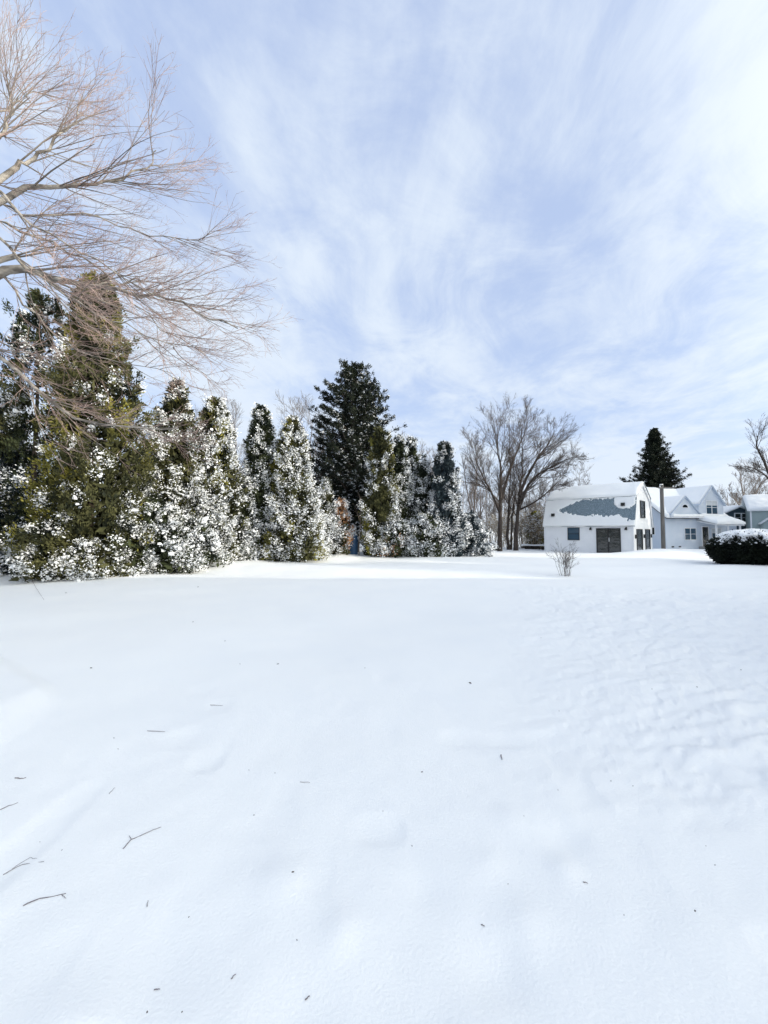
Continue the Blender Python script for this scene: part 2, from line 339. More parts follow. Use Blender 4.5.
def clump_tree(name, loc, Hh, R, seed, label, cat='tree', group=None, fol='fol_olive', snow=.5, snow_lo=None, p=.7, base=.0, dens=1.0,
               lobes=0.18, squash=1.0, upness=.85, second=None, second_p=.3, cl=.30, lean=(0,0), snowside=(0.5,-.8), trunk=True, leafsz=1.0, sizeb=1.0, inner=1.0):
    """columnar evergreen: hundreds of leafy sprays round a stem, each with its own load of snow"""
    rng = np.random.default_rng(seed)
    root = empty(name, loc, 0, label, cat, group)
    area = 2*math.pi*R*Hh*.62
    n = int(area/(cl*cl)*.95*dens)
    z = rng.random(n)**1.12
    th = rng.uniform(0, 2*math.pi, n)
    def rad(z, th):
        r = R*(1-z)**p*(0.72+.28*np.minimum(1, (z+.03)/.16))
        lob = fbm(th*1.9+seed, z*Hh*.65+seed*3.1, 3, seed)*2
        return r*(1+lobes*lob*1.6)+.04
    rr = rad(z, th)*np.where(rng.random(n) < .85, rng.uniform(.76, 1.08, n), rng.uniform(.45, .8, n))
    Z = base+z*(Hh-base)
    C = np.stack([rr*np.cos(th)+lean[0]*z, rr*np.sin(th)*squash+lean[1]*z, Z], -1)
    out = np.stack([np.cos(th), np.sin(th), np.zeros(n)], -1)
    ax = nrm(out*(1-upness*.75)+np.array([0,0,1.])*upness+.25*rng.normal(size=(n,3)))
    cs = cl*rng.uniform(.6, 1.25, n)*np.clip(1.25-z*.75, .45, 1)
    K = int(58*leafsz**-1.5)
    idx = np.repeat(np.arange(n), K)
    g = rng.normal(size=(len(idx), 3))
    along = rng.uniform(-1.1,1.0,len(idx)); pos = C[idx] + g*(cs[idx]*(.36-.16*along))[:,None] + ax[idx]*(along*cs[idx])[:,None]
    pos[:,2] = np.maximum(pos[:,2], .03)
    d = ax[idx]+out[idx]*.35+.55*rng.normal(size=(len(idx),3))
    ll = rng.uniform(.09,.20,len(idx))*leafsz; V1, f1 = leaves(pos, d, ll, ll*.42, rng)
    # inner mass
    m = int(n*7*inner); zi = rng.random(m)**1.1; ti = rng.uniform(0, 2*math.pi, m); ri = rad(zi, ti)*rng.uniform(.1,.82,m)**.7
    Pi = np.stack([ri*np.cos(ti)+lean[0]*zi, ri*np.sin(ti)*squash+lean[1]*zi, base+zi*(Hh-base)*.97], -1)
    V2, f2 = leaves(Pi, rng.normal(size=(m,3))+[0,0,.5], rng.uniform(.25,.5,m), rng.uniform(.10,.2,m), rng)
    fm = None; mats = M[fol]
    if second:
        hot = fbm(th*1.3+7, Z*.55, 2, seed+5) > (.5-second_p*1.0)*.6
        mats = [M[fol], M[second]]; fm = np.concatenate([hot[idx].astype(int), np.zeros(m, int)])
    arr_mesh('foliage', np.concatenate([V1, V2]), [np.concatenate([f1, f2+len(V1)])], mats, root, fm=fm)
    # snow
    lo = snow if snow_lo is None else snow_lo
    sp = lo*(1-z)**1.3+snow*z
    sidef = .55+.45*(out[:,0]*snowside[0]+out[:,1]*snowside[1])
    sp = sp*(.35+.9*sidef)*(1+1.6*fbm(th*2+3, Z*.8, 2, seed+9))
    has = rng.random(n) < np.clip(sp*1.35, 0, .95)
    si = np.nonzero(has)[0]
    if len(si):
        kk = rng.integers(3, 8, len(si)); ix = np.repeat(si, kk)
        g = rng.normal(size=(len(ix),3)); c2 = C[ix] + g*cs[ix][:,None]*.42 + out[ix]*(cs[ix]*.40)[:,None] + ax[ix]*(rng.uniform(-.3,.9,len(ix))*cs[ix])[:,None]
        s = rng.uniform(.018, .058, len(ix))*sizeb*(1+ (rng.random(len(ix))<.06)*.5)
        c2[:,2] = np.maximum(c2[:,2], .03)
        Va, fa = blobs(c2, np.stack([s*1.1, s, s*.9], -1), rng, .55)
        sp_ = si[rng.random(len(si)) < .75*(1-z[si])]; ixp = np.repeat(sp_, 4)
        if len(ixp):
            gp = rng.normal(size=(len(ixp),3)); cp = C[ixp]+gp*cs[ixp][:,None]*.22+out[ixp]*(cs[ixp]*.45)[:,None]+np.array([0,0,1.])*(cs[ixp]*.25)[:,None]; cp[:,2] = np.maximum(cp[:,2], .04)
            w_ = cs[ixp]*rng.uniform(.14,.30,len(ixp)); Vp, fp = blobs(cp, np.stack([w_*1.1, w_*.9, w_*.42], -1), rng, .45)
            fa = np.concatenate([fa, fp+len(Va)]); Va = np.concatenate([Va, Vp])
        ix2 = np.repeat(si, int(78/leafsz)); g = rng.normal(size=(len(ix2),3))
        p2 = C[ix2]+g*cs[ix2][:,None]*.40+out[ix2]*(cs[ix2]*.42)[:,None]+ax[ix2]*(rng.uniform(-.5,1.1,len(ix2))*cs[ix2])[:,None]+np.array([0,0,.05])
        p2[:,2] = np.maximum(p2[:,2], .03)
        l2 = rng.uniform(.05,.12,len(ix2))*leafsz
        Vb, fb = leaves(p2, ax[ix2]*.3+out[ix2]+.6*rng.normal(size=(len(ix2),3)), l2, l2*.5, rng)
        arr_mesh('snow', np.concatenate([Va, Vb]), [fa, fb+len(Va)], M['snow_tree'], root)
    if trunk:
        zz = np.linspace(-.1, Hh*.93, 9); P = np.stack([lean[0]*zz/Hh, lean[1]*zz/Hh, zz], -1)[None]
        V, f = tubes([(P, np.linspace(.045*R+.06, .015, 9)[None])], 7)
        arr_mesh('trunk', V, [f], M['bark_cedar'], root, smooth=True)
    return root

def spruce(name, loc, Hh, R, seed, label, cat='tree', group=None, fol='fol_dark', snow=.15, p=.8, gap=.34, nb=9, base=.06, lsz=1.0, droop=-.08):
    rng = np.random.default_rng(seed); root = empty(name, loc, 0, label, cat, group)
    zz = np.linspace(-.1, Hh, 12); P = np.stack([.05*np.sin(zz), .05*np.cos(zz*1.3), zz], -1)[None]; Rr = np.linspace(.022*Hh, .02, 12)[None]
    V, f = tubes([(P, Rr)], 8); arr_mesh('trunk', V, [f], M['bark_dark'], root, smooth=True)
    zs = np.arange(base*Hh, Hh*.985, gap); Zb = np.repeat(zs, nb)+rng.uniform(-.5,.5,len(zs)*nb)*gap; Zb = np.clip(Zb, .1, Hh*.99)
    n = len(Zb); th = rng.uniform(0, 2*math.pi, n); u = Zb/Hh
    ln = R*((1-u)**p)*rng.uniform(.55,1.18,n)*(.75+.25*np.minimum(1,u/.12))*(1+.5*fbm(th*1.6, Zb*.35, 2, seed)) + .12
    Np = 6; t = np.linspace(0,1,Np)
    up = rng.uniform(.15,.55,n)*(0.25+.95*u)
    X = ln[:,None]*t; Zc = Zb[:,None]+ln[:,None]*(up[:,None]*t + droop*t + .16*t**2.5)
    B = np.stack([X*np.cos(th)[:,None], X*np.sin(th)[:,None], Zc], -1)
    V, f = tubes([(B, (np.maximum(.012*ln, .006)[:,None]*np.linspace(1,.3,Np)[None]))], 3)
    arr_mesh('branches', V, [f], M['bark_dark'], root)
    # side sprays along each branch
    k = np.maximum(3, (ln/.20*lsz**-1).astype(int)); ix = np.repeat(np.arange(n), k); tt = rng.random(len(ix))**.75
    seg = np.minimum((tt*(Np-1)).astype(int), Np-2); fr = (tt*(Np-1)-seg)[:,None]
    pc = B[ix,seg]*(1-fr)+B[ix,seg+1]*fr; T = nrm(B[ix,seg+1]-B[ix,seg])
    side = nrm(np.cross(T, [0,0,1.]))*rng.choice([-1,1],len(ix))[:,None]
    wl = (.10+.22*ln[ix]*(1-tt)**.8)*rng.uniform(.5,1.1,len(ix))
    sd = nrm(T*.8+side*.8+np.array([0,0,.08])+.15*rng.normal(size=T.shape))
    K = 26; jx = np.repeat(np.arange(len(ix)), K); s = rng.random(len(jx))
    q = pc[jx]+sd[jx]*(s*wl[jx])[:,None]+rng.normal(size=(len(jx),3))*np.array([.055,.055,.06])*lsz
    q[:,2] -= .05*s
    d = sd[jx]+.75*rng.normal(size=(len(jx),3)); l = rng.uniform(.08,.17,len(jx))*lsz
    V1, f1 = leaves(q, d, l, l*.38, rng)
    arr_mesh('foliage', V1, [f1], M[fol], root)
    if snow > 0:
        side_w = .6+.5*(np.cos(th[ix])*.5-np.sin(th[ix])*.8)
        hs = np.nonzero(rng.random(len(ix)) < snow*side_w*(1.35-u[ix]))[0]
        jx = np.repeat(hs, 5); s = rng.random(len(jx)); c = pc[jx]+sd[jx]*(s*wl[jx])[:,None]+rng.normal(size=(len(jx),3))*.05; c[:,2] += .05
        z = rng.uniform(.03,.085,len(jx)); Va, fa = blobs(c, np.stack([z*1.5, z, z*.5], -1), rng, .4)
        arr_mesh('snow', Va, [fa], M['snow_tree'], root)
    return root

def bare_tree(name, loc, stems, seed, label, cat='tree', group=None, bark='bark_dark', twig='twig_grey', n1=9, n2=7, n3=7, n4=0, ang=(20,46), up=.06, minr=.004,
              l1=.42, l2=.52, l3=.52, snow=False, t0=.25):
    """stems: list of (points, r0, r1)"""
    rng = np.random.default_rng(seed); root = empty(name, loc, 0, label, cat, group)
    Ps, Rs = [], []
    for pts, r0, r1 in stems:
        pts = np.array(pts, float); n = 12; t = np.linspace(0, len(pts)-1, n); k = np.minimum(t.astype(int), len(pts)-2); fr = (t-k)[:,None]
        a = pts[np.maximum(k-1,0)]; b = pts[k]; c = pts[k+1]; d = pts[np.minimum(k+2,len(pts)-1)]
        P = .5*((2*b)+(-a+c)*fr+(2*a-5*b+4*c-d)*fr**2+(-a+3*b-3*c+d)*fr**3)
        sc = .012*np.linalg.norm(pts[-1]-pts[0]); P[1:] += rng.normal(size=(n-1,3))*sc*.28
        Ps.append(P); Rs.append(r1+(r0-r1)*(1-np.linspace(0,1,n))**1.35)
    P0, R0 = np.array(Ps), np.array(Rs)
    V, f = tubes([(P0, R0)], 8); arr_mesh('trunk', V, [f], M[bark], root, smooth=True)
    P1, R1 = spawn(rng, P0, R0, n1, (t0, .98), ang, l1, 8, up, .055, .42, .3, minr*1.6)
    P2, R2 = spawn(rng, P1, R1, n2, (.15, 1), (20, 42), l2, 6, up, .07, .55, .35, minr*1.2)
    P3, R3 = spawn(rng, P2, R2, n3, (.1, 1), (20, 45), l3, 4, up, .09, .6, .4, minr)
    V, f = tubes([(P1, R1, 5), (P2, R2, 4)]); arr_mesh('branches', V, [f], M[bark], root, smooth=True)
    bt = [(P3, R3, 3)]
    if n4: 
        P4, R4 = spawn(rng, P3, R3, n4, (.1, 1), (20, 50), .45, 3, up, .16, .7, .5, minr*.8); bt.append((P4, R4, 3))
    V, f = tubes(bt); arr_mesh('twigs', V, [f], M[twig], root)
    if snow:
        b = np.concatenate([P1.reshape(-1,3), P2.reshape(-1,3)]); b = b[rng.random(len(b)) < .35]
        s = rng.uniform(.02,.05,len(b)); Va, fa = blobs(b+[0,0,.03], np.stack([s*1.6,s,s*.6],-1), rng); arr_mesh('snow', Va, [fa], M['snow_tree'], root)
    return root

# ------------------------------------------------------------------ houses
def window(parent, x0, x1, z0, z1, y, panes=1, frame='white_trim', glass='glass', t=.06, fw=.06, mull=True, axis='y', blind=0, rail=True):
    """window in the plane y (axis 'y', facing -y) or plane x (axis 'x', facing +x)"""
    def bx(mb, a0, a1, b0, b1, d0, d1):
        if axis == 'y': mb.box(a0, a1, y-d1, y-d0, b0, b1)
        else: mb.box(y+d0, y+d1, a0, a1, b0, b1)
    f = MB(); bx(f, x0-fw, x1+fw, z0-fw, z0, .003, t); bx(f, x0-fw, x1+fw, z1, z1+fw, .003, t)
    bx(f, x0-fw, x0, z0, z1, .003, t); bx(f, x1, x1+fw, z0, z1, .003, t)
    for i in range(1, panes):
        c = x0+(x1-x0)*i/panes; bx(f, c-fw*.6, c+fw*.6, z0, z1, .003, t*.9)
    if rail: 
        for i in range(panes):
            a = x0+(x1-x0)*i/panes+(fw*.6 if i else 0); b = x0+(x1-x0)*(i+1)/panes-(fw*.6 if i < panes-1 else 0)
            c = z0+(z1-z0)*.5; bx(f, a, b, c-.02, c+.02, .003, t*.7)
    o = f.build('window', M[frame], parent)
    g = MB(); bx(g, x0+.001, x1-.001, z0+.001, z1-.001, .002, .02); g.build('pane', M[glass], o)
    if blind:
        g = MB(); bx(g, x0+.01, x1-.01, z1-(z1-z0)*blind, z1-.004, .021, .026); g.build('blind', M['blind'], o)
    return o
def snow_sheet(name, parent, origin, U, V, lu, lv, th, seed, hole=None, nu=60, nv=24, edge=.10, rag=.04, mat_='snow'):
    """snow lying on a roof plane: thickness fades and rounds at its edges, with ragged borders and bare patches"""
    U = np.array(U, float); V = np.array(V, float); Nn = np.cross(U, V); Nn /= np.linalg.norm(Nn); Nn *= (1 if Nn[2] >= 0 else -1)
    u = np.linspace(0, 1, nu); v = np.linspace(0, 1, nv); A, B = np.meshgrid(u, v)
    du = np.minimum(A, 1-A)*lu; dv = np.minimum(B, 1-B)*lv; e = np.minimum(du, dv)
    T = th*(1+.5*fbm(A*lu*.8, B*lv*.8, 3, seed))*np.sqrt(np.clip(1-(1-np.clip(e/edge,0,1))**2, 0, 1))
    T = T+.006
    jit = rag*fbm(A*lu*1.6, B*lv*1.6, 2, seed+4)*(e < .02)
    P = np.array(origin)[None,None]+U*(A*lu)[...,None]+V*(B*lv + jit)[...,None]
    keep = np.ones((nv-1, nu-1), bool)
    if hole is not None:
        hm = hole(A, B); T = T*np.sqrt(np.clip(1-hm, 0, 1))+0.002; keep = (hm[:-1,:-1]+hm[1:,1:]) < 1.98
    top = P+Nn*T[...,None]; bot = P
    Vv = np.concatenate([top.reshape(-1,3), bot.reshape(-1,3)])
    i = (np.arange(nv-1)[:,None]*nu+np.arange(nu-1)[None]); f = np.stack([i, i+1, i+nu+1, i+nu], -1)[keep]
    if np.dot(np.cross(U, V), Nn) < 0: f = f[:, ::-1]
    n0 = nu*nv
    rim = []
    for a in range(nu-1):
        rim.append((a, a+n0, a+1+n0, a+1)); b = (nv-1)*nu+a; rim.append((b, b+1, b+1+n0, b+n0))
    for a in range(nv-1):
        c = a*nu; rim.append((c, c+nu, c+nu+n0, c+n0)); c = a*nu+nu-1; rim.append((c, c+n0, c+nu+n0, c+nu))
    return arr_mesh(name, Vv, [f, np.array(rim)], M[mat_], parent, smooth=True)

def build_garage():
    th = math.radians(45); Lg, Wg = 6.64, 6.4; zb = -.6; ze = 2.12; zk = 4.28; zr = 5.5; yk = .75
    g = empty('gambrel_garage', (18.76, 29, 0), -th, 'white clapboard garage with a snowy gambrel roof showing a strip of grey shingles', 'garage')
    w = MB(); prof = [(0,zb),(Wg,zb),(Wg,ze),(Wg-yk,zk),(Wg/2,zr),(yk,zk),(0,ze)]
    w.poly([(-Lg, y, z) for y, z in prof], (Lg, 0, 0)); w.build('wall', M['garage_wall'], g)
    t = MB()
    for q_ in ((-Lg-.06, -Lg+.10, -.028, -.001), (-.10, .028, -.028, -.001), (.001, .028, 0, .10), (.001, .028, Wg-.10, Wg)):
        MB().box(*q_, zb, ze-.14).build('corner_board', M['white_trim'], g)
    t.box(-Lg-.1, .05, -.16, -.03, ze-.13, ze-.01)                    # fascia
    t.build('fascia', M['white_trim'], g)
    # roof planes
    def plane(y0, z0, y1, z1, thick=.06, x0=-Lg-.12, x1=.14, lift=.004):
        v = Vector((0, y1-y0, z1-z0)).normalized(); n = Vector((0, -v.z, v.y)); 
        if n.z < 0: n = -n
        p = [Vector((x0,y0,z0))+n*lift, Vector((x1,y0,z0))+n*lift, Vector((x1,y1,z1))+n*lift, Vector((x0,y1,z1))+n*lift]
        return p, n*thick
    r = MB()
    sl = (zk-ze)/yk
    for (y0,z0,y1,z1) in ((-.14, ze-.14*sl*.35, yk, zk), (yk-.0, zk+.02, Wg/2, zr+.02), (Wg+.14, ze-.14*sl*.35, Wg-yk, zk), (Wg-yk, zk+.02, Wg/2, zr+.02)):
        p, d = plane(y0,z0,y1,z1); r.poly(p, d)
    roof = r.build('roof', M['shingle'], g)
    rk = MB()                                                        # white rake boards
    pr = [(-.14,ze-.05),(yk,zk),(Wg/2,zr),(Wg-yk,zk),(Wg+.14,ze-.05)]
    for (a, b) in zip(pr[:-1], pr[1:]):
        rk.poly([(.03,a[0],a[1]-.17),(.03,b[0],b[1]-.17),(.03,b[0],b[1]-.005),(.03,a[0],a[1]-.005)], (.10,0,0))
    rk.build('rake_board', M['white_trim'], roof)
    y0, z0 = -.14, ze-.14*sl*.35
    v = np.array([0, yk-y0, zk-z0]); lv = float(np.linalg.norm(v)); v = v/lv; nn = np.array([0,-v[2],v[1]])
    def hole(A, B):
        x = A*(Lg+.26)-Lg-.12                                          # -6.8 .. .14
        n = fbm(x*1.1, B*2.5, 3, 5)*.16+fbm(x*6, B*12, 3, 9, .7)*.16
        top = .64+.32*sstep(-5.6, -3.4, x)+n*.4; bot = .50-.12*sstep(-5.2,-3,x)+n*.5-.22*sstep(-1.1, -.2, x)
        m = np.minimum(np.minimum(top-B, B-bot), (x+5.5-n)*.25)
        m = np.minimum(m, ((np.abs((x+.62)/.70)**3+np.abs((B-.92)/.32)**3)-1-n*3)*.12)
        m = np.clip(m/.035+1, 0, 1)                                    # 0 full snow .. 1 bare shingles
        return m.astype(float)
    snow_sheet('roof_snow', g, np.array([-Lg-.12, y0, z0])+nn*.066, (1,0,0), v, Lg+.26, lv, .05, 3, hole, 420, 150, .05)
    v2 = np.array([0, Wg/2-yk, zr-zk]); l2 = float(np.linalg.norm(v2)); v2 /= l2; n2 = np.array([0,-v2[2],v2[1]])
    snow_sheet('roof_snow', g, np.array([-Lg-.16, yk-.10, zk+.02-.04])+n2*.068, (1,0,0), v2, Lg+.33, l2+.14, .15, 7, None, 80, 20, .14)
    snow_sheet('roof_snow', g, np.array([-Lg-.16, Wg-yk+.10, zk-.02])+np.array([0,v2[2],v2[1]])*.068, (1,0,0), v2*[1,-1,1], Lg+.33, l2+.14, .15, 8, None, 60, 14, .14)
    # icy snow on the eave fascia
    snow_sheet('roof_snow', g, (-Lg-.1, -.30, ze-.06), (1,0,0), (0,1,0), Lg+.2, .22, .10, 12, None, 60, 8, .06)
    # roof vents
    for x, s in ((-5.95, .42), (-.72, .72)):
        c = np.array([x, y0, z0])+v*lv*s+nn*.07
        vb = MB(); vb.box(x-.13, x+.13, c[1]-.20, c[1]+.08, c[2]-.10, c[2]+.15); vb.build('roof_vent', M['black_metal'], g, .01)
    # openings
    window(g, -4.69, -3.84, .90, 1.86, 0, 1, 'black_frame', 'glass_blue', fw=.04)
    d = MB(); x0, x1, zz0, zz1 = -2.48, -.90, -.05, 1.78
    d.box(x0-.06, x0, -.07, -.003, zz0, zz1+.06); d.box(x1, x1+.06, -.07, -.003, zz0, zz1+.06); d.box(x0, x1, -.07, -.003, zz1, zz1+.06); d.box(x0-.06, x1+.06, -.07, -.003, zz0-.06, zz0)
    d.box((x0+x1)/2-.04, (x0+x1)/2+.04, -.065, -.003, zz0, zz1)
    dd = d.build('sliding_door', M['black_frame'], g)
    for a, b in ((x0+.001, (x0+x1)/2-.041), ((x0+x1)/2+.041, x1-.001)):
        q = MB(); q.box(a, b, -.03, -.004, zz0+.002, zz1-.002); q.build('pane', M['glass'], dd)
    hq = MB(); hq.box((x0+x1)/2+.045, (x0+x1)/2+.075, -.10, -.066, .8, 1.1); hq.build('handle', M['white_trim'], dd)
    st = MB(); st.box(-2.3, -1.45, -.55, -.08, -.5, -.17); s_ = st.build('step', M['black_metal'], g)
    snow_sheet('snow_cap', s_, (-2.32, -.57, -.169), (1,0,0), (0,1,0), .9, .45, .09, 4, None, 20, 10, .08)
    for x in (-2.94, -.46):
        q = MB(); q.box(x-.05, x+.05, -.06, -.003, 1.72, 1.92); q.poly([(x-.09,-.06,1.70),(x+.09,-.06,1.70),(x+.06,-.06,1.86),(x-.06,-.06,1.86)], (0,-.12,0)); q.build('wall_lamp', M['black_metal'], g, .01)
    window(g, 2.35, 3.85, 2.72, 4.02, 0, 1, 'black_frame', 'glass', fw=.05, axis='x')
    window(g, .95, 2.70, .05, 1.72, 0, 1, 'black_frame', 'glass', fw=.05, axis='x', rail=False)
    window(g, 3.85, 5.45, .05, 1.72, 0, 1, 'black_frame', 'glass', fw=.05, axis='x', rail=False)
    for y in (.45, 3.28, 5.95):
        q = MB(); q.box(.003, .09, y-.06, y+.06, 1.05, 1.35); q.build('wall_lamp', M['black_metal'], g, .01)
build_garage()

def gable_roof_part(parent, mat_, x0, x1, y0, y1, ze, zr, axis='x', over=.25, thick=.1, name='roof'):
    r = MB()
    if axis == 'x':
        ym = (y0+y1)/2; s = (zr-ze)/(ym-y0)
        for sg, yy in ((1, y0), (-1, y1)):
            a = (yy-sg*over, ze-over*s+.006); b = (ym, zr+.006)
            r.poly([(x0-over,a[0],a[1]),(x1+over,a[0],a[1]),(x1+over,b[0],b[1]),(x0-over,b[0],b[1])], (0,0,thick))
    else:
        xm = (x0+x1)/2; s = (zr-ze)/(xm-x0)
        for sg, xx in ((1, x0), (-1, x1)):
            a = (xx-sg*over, ze-over*s+.006); b = (xm, zr+.006)
            r.poly([(a[0],y0-over,a[1]),(a[0],y1,a[1]),(b[0],y1,b[1]),(b[0],y0-over,b[1])], (0,0,thick))
    return r.build(name, M[mat_], parent)
def gable_body(mb, x0, x1, y0, y1, zb, ze, zr, axis='x'):
    if axis == 'x': mb.poly([(x0,y0,zb),(x0,y1,zb),(x0,y1,ze),(x0,(y0+y1)/2,zr),(x0,y0,ze)], (x1-x0,0,0))
    else: mb.poly([(x0,y0,zb),(x1,y0,zb),(x1,y0,ze),((x0+x1)/2,y0,zr),(x0,y0,ze)], (0,y1-y0,0))
def roof_snow(parent, x0, x1, y0, y1, ze, zr, axis='x', over=.28, lift=.11, th=.2, seed=0, sides=(1,1), edge=.18):
    if axis == 'x':
        ym = (y0+y1)/2; s = (zr-ze)/(ym-y0)
        for k, (sg, yy) in enumerate(((1,y0),(-1,y1))):
            if not sides[k]: continue
            a = np.array([x0-over, yy-sg*over, ze-over*s+lift]); b = np.array([x0-over, ym+sg*.04, zr+lift])
            v = b-a; lv = np.linalg.norm(v); snow_sheet('roof_snow', parent, a, (1,0,0), v/lv, x1-x0+2*over, lv, th, seed+k, None, 60, 30, edge)
    else:
        xm = (x0+x1)/2; s = (zr-ze)/(xm-x0)
        for k, (sg, xx) in enumerate(((1,x0),(-1,x1))):
            if not sides[k]: continue
            a = np.array([xx-sg*over, y0-over, ze-over*s+lift]); b = np.array([xm+sg*.03, y0-over, zr+lift])
            v = b-a; lv = np.linalg.norm(v); snow_sheet('roof_snow', parent, a, (0,1,0), v/lv, y1-y0+over, lv, th, seed+k, None, 40, 24, edge)

def build_blue_house():
    ph = math.radians(20); Lh, Wh = 9.0, 7.0
    g = empty('blue_house', (27.05, 37.0, 0), ph, 'pale blue house with two front gables, snow-laden roof and a porch', 'house')
    zb, ze, zr = -.7, 3.0, 6.1
    w = MB(); gable_body(w, 0, Lh, 0, Wh, zb, ze, zr, 'x'); w.build('wall', M['blue_wall'], g)
    gable_roof_part(g, 'dark_roof', 0, Lh, 0, Wh, ze, zr, 'x')
    roof_snow(g, 0, Lh, 0, Wh, ze, zr, 'x', seed=20)
    # left front gable (pediment with half-round light)
    w = MB(); gable_body(w, .35, 4.55, -.25, 3.0, 3.0, 3.25, 4.95, 'y'); gb = w.build('front_gable', M['blue_wall'], g)
    gable_roof_part(gb, 'blue_trim', .35, 4.55, -.25, 2.6, 3.25, 4.95, 'y', over=.16, thick=.09, name='gable_roof')
    roof_snow(gb, .35, 4.55, -.25, 2.6, 3.25, 4.95, 'y', over=.09, lift=.10, th=.12, seed=30, edge=.12)
    snow_sheet('snow_ledge', gb, (.2,-.62,3.02), (1,0,0), (0,1,0), 4.5, .5, .22, 33, None, 40, 10, .16)
    t = MB(); t.box(.15,4.75,-.60,-.02,2.90,3.015); t.build('pent_roof', M['white_trim'], gb)
    a = [math.pi*i/12 for i in range(13)]
    q = MB(); q.poly([(2.45+.46*math.cos(x), -.255, 3.86+.36*math.sin(x)) for x in a], (0,-.02,0)); hw = q.build('half_round_window', M['white_trim'], gb)
    q = MB(); q.poly([(2.45+.38*math.cos(x), -.278, 3.90+.28*math.sin(x)) for x in a], (0,-.01,0)); q.build('pane', M['glass'], hw)
    # right dormer
    w = MB(); gable_body(w, 4.9, 8.7, -.05, 3.4, 3.0, 4.35, 6.15, 'y'); dm = w.build('dormer', M['blue_wall'], g)
    gable_roof_part(dm, 'blue_trim', 4.9, 8.7, -.05, 3.2, 4.35, 6.15, 'y', over=.2, thick=.09, name='gable_roof')
    roof_snow(dm, 4.9, 8.7, -.05, 3.2, 4.35, 6.15, 'y', over=.12, lift=.10, th=.14, seed=40, edge=.14)
    window(g, 5.95, 7.65, 3.35, 4.65, -.05, 2, 'white_trim', 'glass_blue', blind=.35)
    # ground floor windows
    window(g, 2.65, 4.30, .75, 1.85, 0, 2, 'white_trim', 'glass_blue')
    # porch
    pz = .0
    p = MB(); p.box(4.7, 8.6, -1.5, -.003, zb, pz+.05); po = p.build('porch', M['grey_wood'], g)
    r = MB(); r.poly([(4.5,-1.75,2.15),(4.5,-.003,2.55),(4.5,-.003,2.68),(4.5,-1.75,2.25)], (4.3,0,0)); r.build('porch_roof', M['white_trim'], po)
    snow_sheet('snow_cap', po, (4.42,-1.86,2.27), (1,0,0), (0,.965,.26), 4.5, 1.86, .50, 50, None, 50, 26, .9)
    for x in (4.8, 6.6, 8.5):
        q = MB(); q.box(x-.06,x+.06,-1.6+.02,-1.48+.02,pz+.05,2.16); q.build('post', M['white_trim'], po)
    rl = MB(); rl.box(4.86,6.54,-1.56,-1.50,pz+.85,pz+.93); rl.box(4.86,6.54,-1.56,-1.50,pz+.12,pz+.18)
    x = 4.95
    while x < 6.5: rl.box(x-.018,x+.018,-1.548,-1.512,pz+.18,pz+.85); x += .125
    rl.build('railing', M['grey_wood'], po)
    d = MB(); d.box(5.25,6.15,-.05,-.003,pz+.06,2.0); dr = d.build('door', M['glass'], g)
    q = MB(); q.box(5.15,5.249,-.07,-.004,pz+.06,2.1); q.box(6.151,6.25,-.07,-.004,pz+.06,2.1); q.box(5.25,6.15,-.07,-.004,2.001,2.1); q.build('door_frame', M['white_trim'], dr)
    window(g, 6.75, 8.2, .95, 1.85, 0, 2, 'white_trim', 'glass_blue', blind=.5)
    # lower side wing to the right
    w = MB(); w.box(Lh+.002, Lh+3.4, .8, 5.5, zb, 2.2); wg = w.build('side_wing', M['blue_wall'], g)
    r = MB(); r.poly([(Lh+.005,.4,2.203),(Lh+.005,5.7,2.203),(Lh+.005,3.2,3.0)], (3.7,0,0)); r.build('wing_roof', M['white_trim'], wg)
    snow_sheet('snow_cap', wg, (Lh+.0,.25,2.16), (1,0,0), (0,.965,.26), 3.85, 3.1, .38, 60, None, 50, 20, .5)
    # small vents at the foot of the wall
    for x in (.9, 1.9):
        q = MB(); q.box(x-.16, x+.16, -.03, -.003, .02, .14); q.build('wall_vent', M['black_metal'], g)
    window(g, 2.3, 2.9, 1.4, 2.1, 0, 1, 'white_trim', 'glass', axis='x') if False else None
    q = MB(); q.box(-.05,-.003,1.0,1.6,1.2,2.1); wq = q.build('window', M['white_trim'], g); q = MB(); q.box(-.06,-.051,1.06,1.54,1.26,2.04); q.build('pane', M['glass'], wq)
build_blue_house()

def simple_house(name, loc, rz, L, Wd, zb, ze, zr, wall, label, wins=(), seed=0, trim='white_trim', front_gable=False, cat='house', snow=True):
    g = empty(name, loc, rz, label, cat)
    ax = 'y' if front_gable else 'x'
    w = MB(); gable_body(w, 0, L, 0, Wd, zb, ze, zr, ax); w.build('wall', M[wall], g)
    gable_roof_part(g, trim, 0, L, 0, Wd, ze, zr, ax, over=.3, thick=.12)
    if snow: roof_snow(g, 0, L, 0, Wd, ze, zr, ax, over=.33, lift=.13, th=.2, seed=seed)
    for (x0,x1,z0,z1,n) in wins: window(g, x0,x1,z0,z1,0,n,'white_trim','glass', fw=.12)
    for a_, b_ in ((-.02,.12),(L-.12,L+.02)): MB().box(a_,b_,-.03,-.002,zb,ze-.02).build('corner_board', M[trim], g)
    return g
